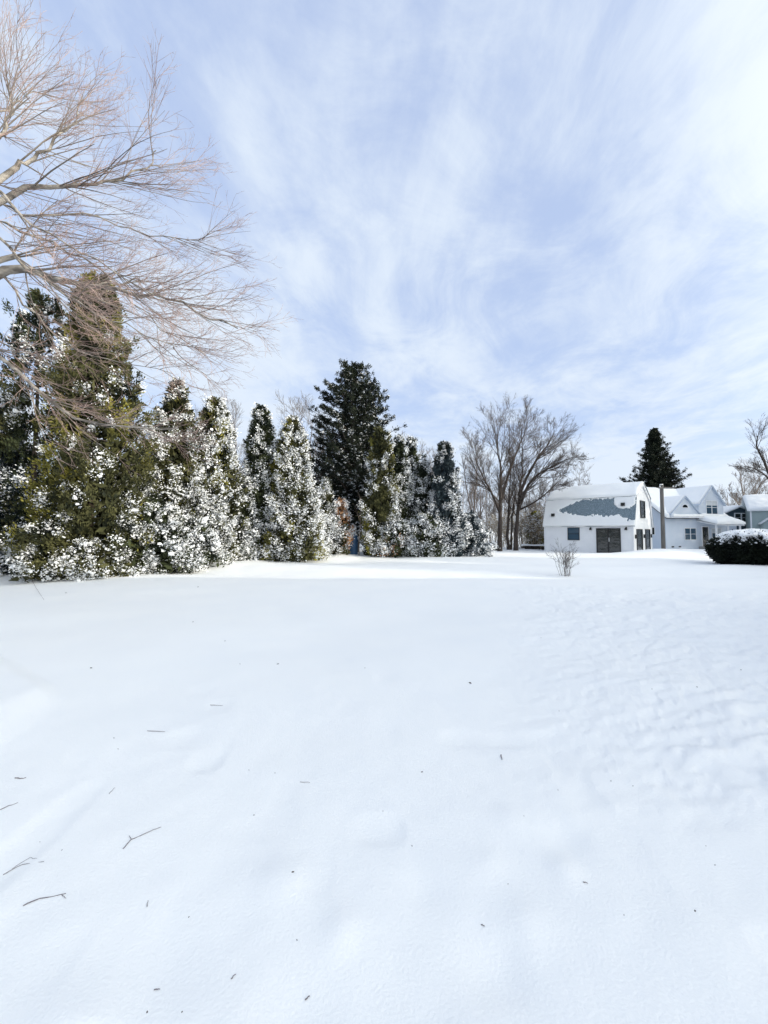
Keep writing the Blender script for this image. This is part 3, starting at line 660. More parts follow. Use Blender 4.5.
# navy house behind, grey-green house at the edge of the picture
navy = simple_house('navy_house', (48.0, 54.5, 0), math.radians(0), 4.7, 9, -.8, 4.0, 4.95, 'navy_wall', 'dark navy house with a white-framed double window, beyond the round bush', [(1.7,3.45,2.9,4.0,2)], 70, front_gable=True)
sage = simple_house('grey_green_house', (47.9, 50.3, 0), math.radians(-38), 10, 8, -.8, 4.3, 6.3, 'sage_wall', 'grey-green clapboard house at the right edge beyond the bush', [(3.5,4.8,3.0,4.4,1)], 80)
w = MB(); gable_body(w, .9, 5.0, -2.2, -.003, -.8, 2.6, 4.4, 'y'); fw_ = w.build('front_wing', M['sage_wall'], sage); gable_roof_part(fw_, 'white_trim', .9, 5.0, -2.2, -.01, 2.6, 4.4, 'y', over=.2, thick=.1, name='wing_roof')
# unseen buildings added out of the frame on the right to shade the lawn
simple_house('shade_house', (11.5, -5, 0), 0, 34, 11, -.5, 4.6, 7.75, 'tan_wall', 'long beige house added unseen behind the viewer to the right, shading the lawn', [(2,4,1,2.4,2),(9,11,1,2.4,2),(16,18,1,2.4,2)], 90)
simple_house('shade_shed', (22, 8.6, 0), 0, 7, 6.5, -.5, 2.9, 4.3, 'tan_wall', 'beige shed added out of frame to shade the right of the lawn', [(2,3,1,2,1)], 95, cat='shed')

# ------------------------------------------------------------------ utility pole
def build_pole():
    p = gx(662.5, 33.2); p.z -= .2
    g = empty('utility_pole', p, 0, 'weathered wooden utility pole between the white garage and the pale blue house', 'pole')
    zz = np.linspace(0, 5.75, 8); P = np.stack([zz*.004, zz*0, zz], -1)[None]
    V, f = tubes([(P, np.linspace(.16, .135, 8)[None])], 12); arr_mesh('post', V, [f], M['wood_pole'], g, smooth=True)
    MB().box(-.11,.11,-.11,.11,5.75,5.83).build('snow_cap', M['snow'], g, .05, 3, True)
    MB().box(-.35,1.0,-.22,-.13,5.42,5.54).build('crossarm', M['wood_pole'], g)
    for x in (-.25, .9): MB().box(x-.04,x+.04,-.21,-.14,5.54,5.68).build('insulator', M['white_trim'], g, .02)
build_pole()

# ------------------------------------------------------------------ evergreen hedge on the left
HG = 'tall evergreens standing along the left edge of the lawn'
def ev(px, top, Y, hwpx, seed, label, **kw):
    """evergreen whose foot stands at column px and depth Y"""
    p = gx(px, Y); Hh = EYE+(HOR-top)/F*Y - p.z; R = hwpx/F*Y*1.1; p.z -= .03
    if Y < 17.5: kw.setdefault('leafsz', .78)
    g = kw.pop('group', HG); nm = kw.pop('name', 'arborvitae')
    return clump_tree(nm, p, Hh, R, seed, label, group=g, **kw)
ev(-14, 392, 15.8, 46, 101, 'dark low evergreen cut off by the left edge of the photo', fol='fol_blue', snow=.22, snow_lo=.3, p=.5)
ev(32, 288, 15.6, 40, 102, 'thin greyish evergreen with gaps of sky, left of the tallest yellow-green tree', fol='fol_green', snow=.12, snow_lo=.20, p=.42, dens=.55, inner=.10, lobes=.4, snowside=(.1,-.5), second='fol_olive', second_p=.3)
ev(90, 270, 14.9, 44, 103, 'tallest evergreen of the hedge, yellow-green patches low on its front', fol='fol_olive', snow=.05, snow_lo=.13, p=.50, lobes=.3, second='fol_yellow', second_p=.36, dens=.95)
ev(133, 455, 16.8, 30, 104, 'lower snowy evergreen filling the gap right of the tallest tree', fol='fol_green', snow=.45, snow_lo=.8, p=.5)
ev(174, 380, 18.6, 33, 105, 'pointed evergreen with snow thick on its lower half, left one of the first pair', fol='fol_olive', snow=.28, snow_lo=.8, p=.66, second='fol_yellow', second_p=.12)
ev(214, 398, 19.8, 27, 106, 'rounded evergreen flecked with snow to its top, right one of the first pair', fol='fol_olive', snow=.52, snow_lo=.7, p=.56, second='fol_yellow', second_p=.15)
ev(260, 405, 21.8, 23, 107, 'dark-topped evergreen, left one of the second pair', fol='fol_green', snow=.18, snow_lo=.7, p=.6)
ev(291, 418, 21.6, 27, 108, 'evergreen coated with snow nearly all over, right one of the second pair', fol='fol_olive', snow=.58, snow_lo=.82, p=.62, second='fol_yellow', second_p=.12)
ev(309, 484, 22.6, 11, 109, 'short snow-plastered evergreen leaning against the second pair', fol='fol_olive', snow=.9, snow_lo=.9, p=.5, cl=.24)
ev(326, 479, 24.0, 11, 110, 'slender snow-white young evergreen spire in front of the big dark spruce', fol='fol_olive', snow=.95, snow_lo=.9, p=.75, cl=.22)
ev(381, 428, 24.6, 16, 111, 'golden-topped columnar evergreen right in front of the big dark spruce', fol='fol_olive', snow=.18, snow_lo=.7, p=.42, second='fol_yellow', second_p=.25, snowside=(.9,-.4))
ev(399, 438, 26.2, 12, 112, 'narrow dark-tipped evergreen just right of the golden-topped one', fol='fol_green', snow=.35, snow_lo=.8, p=.4, snowside=(.9,-.4))
ev(411, 439, 27.2, 10, 113, 'narrowest evergreen column, second right of the golden-topped one', fol='fol_green', snow=.4, snow_lo=.85, p=.4, snowside=(.9,-.4))
ev(425, 462, 26.6, 15, 114, 'short cone-shaped evergreen with white lower half between narrow columns', fol='fol_dark', snow=.35, snow_lo=.95, p=.7)
ev(445, 442, 25.8, 15.5, 115, 'bluish dark columnar evergreen at the right end of the hedge', fol='fol_blue', snow=.30, snow_lo=.7, p=.40, snowside=(.9,-.4), second='fol_dark', second_p=.4)
for i, (x, y) in enumerate(((-17.5,8),(-19,3),(-21,-2),(-20,-7))):
    clump_tree('arborvitae', (x,y,Hs(x,y)), 8.5, 1.9, 180+i, 'snowy evergreen of the hedge out of frame on the left', group='hedge evergreens out of frame on the left', snow=.5, snow_lo=.8, p=.5, cl=.5, leafsz=1.8, dens=.8, sizeb=2)
# low snowy shrubs at the foot of the hedge
SG = 'snow-covered low shrubs at the foot of the hedge'
for i, (px, top, Y, hw, lab, sn, fol) in enumerate([
    (2, 556, 14.2, 18, 'bluish snowy shrub at the very left edge below the dark evergreen', .35, 'fol_blue'),
    (52, 544, 13.6, 27, 'snow-laden shrub under the yellow-green patch of the tallest tree', .8, 'fol_olive'),
    (96, 541, 14.1, 26, 'snow-laden shrub at the right foot of the tallest tree', .85, 'fol_olive'),
    (152, 505, 16.0, 34, 'big dense snow-clumped shrub below the first pair of evergreens', .95, 'fol_green'),
    (193, 520, 17.2, 24, 'white rounded shrub at the foot of the snow-flecked evergreen', .95, 'fol_green'),
    (243, 500, 20.6, 14, 'snowy shrub between the first and second pairs of evergreens', .9, 'fol_green'),
    (341, 526, 24.2, 7, 'small snowy shrub beside the blue tarp', .7, 'fol_olive'),
    (395, 520, 24.2, 14, 'snow-clumped shrub at the foot of the golden-topped evergreen', .85, 'fol_green'),
    (424, 515, 24.6, 15, 'snow-clumped shrub between the narrow columns and the bluish evergreen', .85, 'fol_green')]):
    ev(px, top, Y, hw, 200+i, lab, name='snowy_shrub', cat='shrub', group=SG, fol=fol, snow=sn, snow_lo=sn, p=.42, upness=.35, lobes=.3, sizeb=1.15, trunk=False, snowside=(.3,-.9))
ev(470, 513, 27.5, 15, 221, 'drooping blue-white shrub under snow at the right end of the hedge', name='drooping_shrub', cat='shrub', group=None, fol='fol_blue', snow=.9, snow_lo=.5, p=.45, upness=.0, lobes=.4, sizeb=1.3, trunk=False)
p = gx(341, 24.5)
clump_tree('brown_leaved_shrub', p, 3.3, .62, 230, 'upright shrub with brown dead leaves and snow in front of the dark spruce', 'shrub', None, 'fol_brown', .55, .5, .4, dens=.55, inner=.3, leafsz=.9)
p = gx(392, 24.0)
clump_tree('brown_leaved_shrub', p, 1.9, .5, 231, 'low brown-leaved shrub at the foot of the narrow evergreens', 'shrub', None, 'fol_brown', .6, .6, .4, dens=.5, inner=.3, leafsz=.9)
# the big dark spruce and the one behind the houses
p = gx(355, 31); spruce('spruce_tree', p, EYE+(HOR-362)/F*31-p.z, 5.7, 301, 'big dark spruce rising above the middle of the hedge', snow=.30, p=.62, nb=14, gap=.32, lsz=1.25)
p = gx(657, 58); spruce('spruce_tree', p, EYE+(HOR-428)/F*58-p.z, 5.3, 302, 'dark spruce standing behind the white garage and pale blue house', snow=0.02, p=.85, nb=20, gap=.36, lsz=1.8)
# unseen evergreens added out of frame on the right to shade houses and lawn
for i, (x, y, h) in enumerate(((48,18,12.5),(51,24,14),(48,29.5,13.5),(52,35,14.5),(53.5,41,13),(47,9,11.5),(49,2,12),(50.5,32,15.5),(51.5,38.5,15.5),(54,45,14),(46.5,21.5,15.5),(58,-3.8,16.5),(61,.8,15.5))):
    spruce('spruce_tree', (x, y, Hs(x,y)), h, 3.6, 310+i, 'tall spruce added for shade in a row out of frame beyond the right edge', group='shade spruces added out of frame on the right', snow=0, p=.6, nb=9, gap=.5, lsz=2.6)

# blue tarp-covered object between shrubs
def build_tarp():
    p = gx(353, 24.9); g = empty('tarp_cover', p, .1, 'upright blue tarp-covered object standing between snowy shrubs below the spruce', 'tarp')
    n = 26; hz = [0,.3,.6,.9,1.15,1.28,1.36,1.385]; rr = [.27,.265,.26,.255,.235,.18,.09,.0]
    rng = np.random.default_rng(4); V = []
    for z, r in zip(hz, rr):
        for k in range(n):
            a = 2*math.pi*k/n; rad = r*(1+.05*math.sin(5*a+z*2))+.006*rng.random()
            V.append((rad*math.cos(a)*1.15, rad*math.sin(a), z))
    f = np.array([(i*n+k, i*n+(k+1)%n, (i+1)*n+(k+1)%n, (i+1)*n+k) for i in range(len(hz)-1) for k in range(n)])
    arr_mesh('cover', np.array(V), [f], M['blue_tarp'], g, smooth=True)
    Va, fa = blobs(np.array([[.02,0,1.40],[-.08,.03,1.38],[.1,-.03,1.37]]), np.array([[.14,.12,.05]]*3), rng, .15); arr_mesh('snow', Va, [fa], M['snow_tree'], g, smooth=True)
build_tarp()

# thin bare saplings at the hedge
def local(loc, pts): return [tuple(Vector(q)-Vector(loc)) for q in pts]
def stem_px(loc, Y, pts, dy=None):
    return local(loc, [at(a, b, Y+(dy[i] if dy else 0)) for i, (a, b) in enumerate(pts)])
p = gx(358.5, 24.2)
bare_tree('bare_sapling', p, [(stem_px(p,24.2,[(359,556),(360,525),(361,505),(358,492)]),.035,.008),(stem_px(p,24.2,[(360,528),(367,515),(371,503)]),.02,.006)], 401,
          'thin bare sapling in front of the hedge beside the blue tarp', 'sapling', None, 'bark_grey', 'twig_tan', 3, 3, 0 or 2, l1=.3, up=.05, minr=.004)

# ------------------------------------------------------------------ bare trees, centre
Y = 33.5; p = gx(500, Y)
bare_tree('bare_tree', p, [(stem_px(p,Y,[(500,556),(500,520),(501,480),(498,452),(494,424)]),.25,.02),
    (stem_px(p,Y,[(501,500),(510,470),(522,440),(529,418)],[0,.6,1.2,1.6]),.15,.015),
    (stem_px(p,Y,[(500,512),(490,490),(478,465),(470,440)],[0,-.6,-1,-1.4]),.13,.015)], 411,
    'tall dark bare tree with a thick upright trunk, left of the pair near the garage', group='big bare trees near the garage', n1=20, n2=9, n3=8, n4=2, up=.05, minr=.0062, l1=.46, l2=.62, l3=.62, ang=(24,52), t0=.3)
Y = 34.5; p = gx(516, Y)
bare_tree('bare_tree', p, [(stem_px(p,Y,[(516,554),(517,525),(520,490),(523,460),(521,428)]),.25,.02),
    (stem_px(p,Y,[(518,510),(532,480),(554,466),(574,456)],[0,-1,-1.5,-2]),.18,.015),
    (stem_px(p,Y,[(519,495),(536,460),(548,444),(555,430)],[0,.8,1.4,2]),.16,.015),
    (stem_px(p,Y,[(519,510),(538,500),(554,486),(566,474)],[0,-1.5,-2.4,-3]),.10,.01)], 412,
    'wide bare tree reaching a long limb right over the white garage roof', group='big bare trees near the garage', n1=20, n2=9, n3=8, n4=2, up=.05, minr=.0062, l1=.46, l2=.62, l3=.62, ang=(24,52), t0=.3)
Y = 35.5; p = gx(508, Y)
bare_tree('bare_tree', p, [(stem_px(p,Y,[(508,552),(508,520),(510,480),(509,430)]),.17,.02),(stem_px(p,Y,[(511,552),(512,520),(515,490),(513,455)]),.12,.02)], 413,
    'slimmer bare tree between the two thick trunks near the garage', group='big bare trees near the garage', n1=14, n2=9, n3=7, up=.05, minr=.006, l1=.40, l2=.6, l3=.6, t0=.3)
Y = 38; p = gx(473, Y)
bare_tree('bare_tree', p, [(stem_px(p,Y,[(473,556),(473,520),(476,480),(478,437)]),.15,.02),(stem_px(p,Y,[(473,520),(467,490),(463,460)]),.10,.02)], 414,
    'slender bare tree behind the drooping blue-white shrub', n1=9, n2=7, n3=7, up=.06, minr=.008, l1=.38, t0=.35, bark='bark_grey')
# right edge
Y = 30; p = gx(795, Y)
bare_tree('bare_tree', p, [(stem_px(p,Y,[(795,556),(790,520),(772,480),(758,450),(757,436)]),.22,.02),(stem_px(p,Y,[(785,505),(768,478),(752,468),(738,466)]),.10,.012),
    (stem_px(p,Y,[(792,530),(800,470),(795,425)]),.18,.02),(stem_px(p,Y,[(780,495),(768,470),(762,452)]),.10,.012)], 415,
    'bare tree at the right edge of the photo, trunk out of frame', n1=11, n2=8, n3=7, up=.04, minr=.006, l1=.36, t0=.3)
Y = 66; p = gx(748, Y)
bare_tree('bare_tree', p, [(stem_px(p,Y,[(748,550),(747,510),(742,490),(740,472)]),.28,.05),(stem_px(p,Y,[(748,515),(755,495),(764,478)]),.22,.04),(stem_px(p,Y,[(747,515),(735,500),(729,490)]),.14,.03)], 416,
    'distant snow-dusted bare tree behind the navy house', n1=11, n2=8, n3=8, up=.04, minr=.013, l1=.42, t0=.3, bark='bark_grey', twig='twig_grey')

# ------------------------------------------------------------------ woodland behind: bare trees one can tell apart
def copy_tree(o, loc, rz, sc=1):
    c = o.copy(); COL.objects.link(c); c.location = loc; c.rotation_euler = (0,0,rz); c.scale = (sc,sc,sc)
    for ch in list(o.children):
        d = ch.copy(); COL.objects.link(d); d.parent = c
    return c
protos = []
WG = 'bare trees of the wood behind the hedge'; WL = 'grey bare tree of the wood behind the evergreens and garage'
rng0 = random.Random(5)
for k in range(3):
    h = [11, 12.5, 10][k]
    x = [-.3, .4, .2][k]
    protos.append(bare_tree('woodland_tree', (0,0,0), [([(0,0,-.3),(x,.1,h*.3),(x*.5,.2,h*.65),(x*1.6,.1,h)],.17,.02),([(x,.1,h*.28),(1.2,.6,h*.55),(1.6,.4,h*.85)],.10,.02),([(x,.1,h*.35),(-1.3,-.4,h*.6),(-1.8,-.2,h*.8)],.08,.015)],
                          430+k, WL, 'tree', WG, 'bark_grey', 'twig_grey', 14, 8, 7, minr=.009, up=.06, l1=.42, l2=.6, l3=.6))
spots = [(306,41,1.25),(296,46,1.25),(322,44,1.1),(236,40,1.15),(222,46,1.2),(250,50,1.25),(198,36,1.0),(410,44,.9),(425,48,1.05),(436,52,1.0),(415,60,1.1),(452,50,.8),(462,56,.75),(482,50,.85),(490,60,.8),(498,47,.62),(510,58,.8),
         (522,52,.72),(530,64,.85),(538,49,.58),(545,60,.8),(552,54,.62),(577,52,.78),(607,56,.72),(566,62,.70),(534,45,.5),(486,43,.5),(505,70,.9),(475,66,.9),(20,30,.9),(-10,28,.9),(5,36,1.1),(730,85,1.1),(742,80,1.0),(757,90,1.3),(765,80,1.1),(716,95,.9)]
used = [False]*3
for i, (px, Yd, sc) in enumerate(spots):
    k = i % 3; q = gx(px, Yd)
    lab = 'grey bare tree of the far wood ' + ('behind the big spruce' if 280<px<330 else 'behind the first pair of evergreens' if 190<px<255 else 'behind the narrow columns right of the spruce' if 400<px<455 else 'behind the two big bare trees' if 455<px<535 else 'rising beyond the white garage' if px<610 and px>535 else 'behind the tallest left evergreens' if px<100 else 'on the horizon beyond the navy house')
    if not used[k]:
        protos[k]['label'] = lab
        protos[k].location = q; protos[k].rotation_euler = (0,0,rng0.uniform(0,6.28)); protos[k].scale = (sc,)*3; used[k] = True
    else: c_ = copy_tree(protos[k], q, rng0.uniform(0,6.28), sc); c_['label'] = lab; c_['group'] = 'far wood trees ' + lab.split('far wood ')[1]
    if protos[k]['label'] == lab: protos[k]['group'] = 'far wood trees ' + lab.split('far wood ')[1]

# undergrowth in front of the wood: tan thickets
def thicket(px, Yd, h, r, seed, label, twig='twig_tan', name='thicket_bush', group='twiggy bushes at the edge of the wood', cat='bush', n=26, minr=.008, snow=.3, root=None, n2=8, n3=7):
    rng = np.random.default_rng(seed); p = gx(px, Yd); g = empty(name, p, 0, label, cat, group)
    th = rng.uniform(0, 6.28, n); sp = rng.random(n)**.6*r; Np = 7; t = np.linspace(0,1,Np)
    base = np.stack([np.cos(th)*sp*.45, np.sin(th)*sp*.45, np.full(n,-.05)], -1); tipp = np.stack([np.cos(th)*sp*1.3, np.sin(th)*sp*1.3, h*rng.uniform(.55,1.05,n)], -1)
    P = base[:,None]*(1-t)[None,:,None]+tipp[:,None]*t[None,:,None]; P[:,:,2] += (h*.15*np.sin(t*math.pi))[None]; P[:,1:] += rng.normal(size=(n,Np-1,3))*h*.012
    R = np.full((n,1), minr*1.8)*np.linspace(1,.5,Np)[None]
    P2, R2 = spawn(rng, P, R, n2, (.2,1), (20,50), .38, 5, .05, .15, .7, .5, minr)
    P3, R3 = spawn(rng, P2, R2, n3, (.1,1), (20,55), .45, 3, .03, .15, .8, .6, minr*.8)
    V, f = tubes([(P,R,4),(P2,R2,3),(P3,R3,3)]); arr_mesh('stems', V, [f], M[twig], g)
    if snow:
        b = P2.reshape(-1,3); b = b[rng.random(len(b)) < snow]; s = rng.uniform(.02,.06,len(b))
        Va, fa = blobs(b+[0,0,.02], np.stack([s*1.6,s,s*.6],-1), rng, .4); arr_mesh('snow', Va, [fa], M['snow_tree'], g)
    return g
th_l = ['golden twiggy bush just right of the drooping shrub','pale tan bush behind the low snowy heap','tan bush left of the thick trunks','brushy bush right behind the thick trunks','olive-brown bush right of the trunks','dense brown bush by the left wall of the garage','tall tan brush against the left corner of the garage','faint bush far behind the trunks','faint tan bush behind the slimmer trunk','brown brush behind the garage wall corner']
for i, (px, Yd, h, r, tw) in enumerate([(479,36,2.4,1.5,'twig_tan'),(489,41,3.2,1.8,'twig_tan'),(495,38,3.0,1.5,'twig_tan'),(509,42,3.6,2.0,'twig_tan'),(524,39,3.2,1.8,'twig_grey'),(533,38,3.5,1.6,'twig_tan'),(541,38.5,4.2,1.5,'twig_grey'),(502,52,4.5,2.6,'twig_tan'),(517,50,4.5,2.4,'twig_tan'),(537,46,4.5,2.2,'twig_tan')]):
    thicket(px, Yd, h, r, 500+i, th_l[i], tw)
ev(536, 512, 40, 10, 560, 'low olive evergreen bush beside the left wall of the garage', name='evergreen_bush', cat='bush', group=None, fol='fol_yellow', snow=.15, p=.45, dens=.7, trunk=False)
# low snow-topped heap and stone wall
def build_heap():
    p = gx(489.5, 34.8); g = empty('snow_capped_heap', p, .15, 'low snow-capped dark heap left of the thick tree trunk', 'heap')
    b = MB(); b.poly([(-.75,-.35,0),(.75,-.35,0),(.70,-.35,.34),(.2,-.35,.62),(-.55,-.35,.42)], (0,.9,0)); b.build('heap', M['black_metal'], g, .05)
    rng = np.random.default_rng(3); u = np.linspace(-1,1,30); A, B = np.meshgrid(u, u); r = np.clip(1-(np.abs(A)**3+np.abs(B)**3), 0, 1)
    Z = .18+.62*np.sqrt(r)*(.7+.3*A)+.04*fbm(A*3,B*3,2,5); V = np.stack([A*.9, .1+B*.6, Z], -1).reshape(-1,3)
    i = (np.arange(29)[:,None]*30+np.arange(29)[None]); f = np.stack([i,i+1,i+31,i+30],-1).reshape(-1,4); arr_mesh('snow', V, [f], M['snow'], g, smooth=True)
build_heap()
def build_stone_wall():
    a = gx(522, 37.5); b = gx(545, 36.5); g = empty('stone_wall', a, math.atan2(b.y-a.y, b.x-a.x), 'low dark stone wall capped with snow, left of the garage', 'wall')
    L = (b-a).length+1; rng = np.random.default_rng(8); V=[];F=[]
    n = 46; c = np.stack([rng.uniform(0,L,n), rng.uniform(-.15,.15,n), rng.uniform(.02,.30,n)],-1); s = np.stack([rng.uniform(.12,.24,n),rng.uniform(.1,.2,n),rng.uniform(.07,.12,n)],-1)
    V, f = blobs(c, s, rng, .2); arr_mesh('stones', V, [f], M['bark_dark'], g)
    snow_sheet('snow_cap', g, (-.1,-.28,.34), (1,0,0), (0,1,0), L+.2, .56, .14, 5, None, 50, 12, .2)
build_stone_wall()

# ------------------------------------------------------------------ round clipped yew on the right
def build_yew():
    Yd = 19.6; p = gx(755, Yd); rx, ry, hh = 1.85, 1.7, 1.66
    g = empty('clipped_yew', (p.x, p.y, p.z-.05), 0, 'big rounded black-green bush with a cap of snow at the right edge', 'bush'); rng = np.random.default_rng(71)
    n = 15000; th = rng.uniform(0, 2*math.pi, n); ph = np.arcsin(rng.uniform(-.25,1,n))
    def surf(th, ph, k=1):
        e = .80; c = np.abs(np.cos(ph))**e; s = np.sign(np.sin(ph))*np.abs(np.sin(ph))**.8
        lob = 1+.16*fbm(th*3, ph*3, 3, 7)
        return np.stack([rx*c*np.cos(th)*lob*k, ry*c*np.sin(th)*lob*k, .55*0+ (hh*.42+hh*.58*s)*(.95+.1*lob-.05)], -1)
    P = surf(th, ph, rng.uniform(.86,1.02,n)); P[:,2] = np.maximum(P[:,2], .04)
    d = nrm(P-np.array([0,0,.5]))
    K = 5; ix = np.repeat(np.arange(n), K); q = P[ix]+.05*rng.normal(size=(n*K,3)); q[:,2] = np.maximum(q[:,2], .03)
    l = rng.uniform(.05,.12,n*K); V1, f1 = leaves(q, d[ix]+.7*rng.normal(size=(n*K,3)), l, l*.45, rng)
    m = 6000; ti = rng.uniform(0,2*math.pi,m); pi_ = np.arcsin(rng.uniform(-.3,1,m)); Pi = surf(ti, pi_, rng.uniform(.3,.88,m)); Pi[:,2] *= rng.uniform(.3,.95,m); V2, f2 = leaves(Pi, rng.normal(size=(m,3)), np.full(m,.35), np.full(m,.2), rng)
    arr_mesh('foliage', np.concatenate([V1,V2]), [np.concatenate([f1,f2+len(V1)])], M['fol_black'], g)
    # continuous snow cap with a ragged lower edge
    nt_, npn = 220, 60; T, Q = np.meshgrid(np.linspace(0,2*math.pi,nt_), np.linspace(.0,1,npn)); phi = math.pi/2-Q*math.radians(66)
    S_ = surf(T, phi, 1.0); thick = .13*(1-Q**3)+.03+.07*fbm(T*5,Q*6,3,17)
    edge = .60+.55*fbm(T*3.5+2, T*0+1, 3, 27)+.25*fbm(T*9, Q*7, 2, 37)+ .28*(np.cos(T-math.pi))   # lies lower on the left side
    keepv = Q < np.clip(edge,.25,1.0)
    dn = nrm(S_-np.array([0,0,.3])); top = S_+dn*np.maximum(thick*np.clip((edge-Q)*6,.05,1),.01)[...,None]+np.array([0,0,.02])
    i = (np.arange(npn-1)[:,None]*nt_+np.arange(nt_-1)[None]); kf = keepv[:-1,:-1]
    f = np.stack([i,i+nt_,i+nt_+1,i+1],-1)[kf]
    bot = S_-dn*.02; n0 = nt_*npn; f2_ = f[:, ::-1]+n0
    cap = arr_mesh('snow', np.concatenate([top.reshape(-1,3), bot.reshape(-1,3)]), [f, f2_], M['snow'], g, smooth=True)
    nb = 1500; tb = rng.uniform(0,2*math.pi,nb); qb = rng.uniform(.35,1.05,nb); eb = .60+.55*fbm(tb*3.5+2, tb*0+1, 3, 27)+.28*np.cos(tb-math.pi)
    ok = rng.random(nb) < np.exp(-np.clip(qb-eb,0,9)*4.5)*.75; tb=tb[ok]; qb=qb[ok]; Pb = surf(tb, math.pi/2-qb*math.radians(70), 1.02); s = rng.uniform(.02,.06,len(tb))
    Va, fa = blobs(Pb, np.stack([s*1.4,s,s*.7],-1), rng, .4); arr_mesh('snow', Va, [fa], M['snow_tree'], g)
build_yew()

# small leafless shrub in the lawn
thicket(565, 14.9, 1.25, .52, 610, 'small leafless shrub standing alone in the snow before the garage', 'twig_grey', 'bare_shrub', None, 'shrub', 20, .0036, 0, n2=7, n3=4)

# ------------------------------------------------------------------ big bare tree whose limbs reach in from the left
def build_big_tree():
    rng = np.random.default_rng(77); Y0 = 8.2
    base = Vector((-11.6, Y0, Hs(-11.6, Y0)-.1))
    g = empty('maple_tree', base, 0, 'large leafless tree leaning in from the left edge with fine reddish twigs', 'tree')
    def px(a, b, Yd): return np.array(at(a, b, Yd)-base)
    tr = [np.array((0,0,0.)), np.array((.1,0,2.2)), np.array((.2,0,4.5)), np.array((.3,.1,7.5)), np.array((.2,.2,11.)), np.array((.4,.3,14.))]
    limbs = []      # (points, r0, r1)
    limbs.append((tr, .36, .05))
    def limb(att, pts, r0, r1): limbs.append(([np.array(att, float)]+[px(*q) for q in pts], r0, r1))
    z = lambda h: (.2, 0, h)
    limb(z(5.4), [(0,273,8.2),(60,282,8.0),(130,291,7.8),(185,306,7.6),(238,328,7.4)], .16, .012)
    limb(z(6.0), [(0,260,8.4),(30,272,8.4),(80,284,8.4),(145,279,8.6)], .10, .014)
    limb(z(6.6), [(0,198,8.0),(60,188,8.0),(110,182,8.1),(140,168,8.2),(160,155,8.3)], .10, .010)
    limb(z(6.8), [(0,178,8.6),(28,160,8.7),(58,140,8.8),(74,118,9.0),(80,98,9.2)], .10, .010)
    limb(z(7.4), [(-20,160,8.2),(4,128,8.2),(12,102,8.3),(8,72,8.4)], .09, .010)
    limb(z(7.0), [(-40,180,7.6),(0,190,7.4),(40,230,7.2),(100,262,7.0),(160,300,6.9)], .07, .008)
    limb(z(5.2), [(-40,330,8.6),(0,356,7.6),(50,402,7.2),(90,420,7.0),(178,429,6.8)], .085, .012)
    limb(z(6.4), [(-30,225,8.8),(30,235,9.0),(90,262,9.1),(150,318,9.2),(205,352,9.2)], .06, .008)
    limb(z(7.2), [(-20,205,9.0),(30,215,9.2),(90,215,9.4),(150,235,9.5),(205,240,9.5)], .06, .008)
    limb(z(5.6), [(-20,270,9.2),(20,300,9.4),(60,340,9.5),(110,360,9.5),(170,372,9.5)], .05, .007)
    limb(z(6.2), [(-20,240,7.2),(20,262,7.0),(70,300,6.9),(130,330,6.8),(180,350,6.8)], .045, .007)
    limb(z(8.2), [(-40,120,9.0),(0,112,9.2),(25,100,9.4),(42,92,9.5)], .07, .008)
    def smooth(pts, n, jit):
        pts = np.array(pts); t = np.linspace(0, len(pts)-1, n); k = np.minimum(t.astype(int), len(pts)-2); fr = (t-k)[:,None]
        a = pts[np.maximum(k-1,0)]; b = pts[k]; c = pts[k+1]; d = pts[np.minimum(k+2,len(pts)-1)]
        P = .5*((2*b)+(-a+c)*fr+(2*a-5*b+4*c-d)*fr**2+(-a+3*b-3*c+d)*fr**3); P[1:] += rng.normal(size=(n-1,3))*jit; return P
    n = 20; P0 = np.array([smooth(l[0], n, .035) for l in limbs]); R0 = np.array([np.geomspace(l[1], l[2], n) for l in limbs])
    V, f = tubes([(P0[:1], R0[:1])], 12); arr_mesh('trunk', V, [f], M['bark_grey'], g, smooth=True)
    PL, RL = P0[1:], R0[1:]
    V, f = tubes([(PL, RL)], 7); arr_mesh('limbs', V, [f], M['bark_maple'], g, smooth=True)
    Pa, Ra = spawn(rng, PL, RL, 22, (.25, .99), (12, 38), 0, 12, wob=.035, rr=.36, tip=.28, minr=.008, L=2.7, bias=(.05,0,.0))
    Pb, Rb = spawn(rng, Pa, Ra, 5, (.12, .98), (16, 36), 0, 8, wob=.045, rr=.6, tip=.35, minr=.0043, L=1.2, bias=(.03,0,.02))
    Pc, Rc = spawn(rng, Pb, Rb, 3, (.1, 1), (18, 45), 0, 5, wob=.07, rr=.65, tip=.5, minr=.0030, L=.50, bias=(.02,0,.03))
    Pd, Rd = spawn(rng, Pc, Rc, 1, (.2, 1), (20, 45), 0, 3, wob=.1, rr=.8, tip=.7, minr=.0026, L=.18, bias=(0,0,.04))
    V, f = tubes([(Pa, Ra, 5)]); arr_mesh('branches', V, [f], M['twig_maple'], g, smooth=True)
    V, f = tubes([(Pb, Rb, 3), (Pc, Rc, 3), (Pd, Rd, 3)]); arr_mesh('twigs', V, [f], M['twig_red'], g)
build_big_tree()

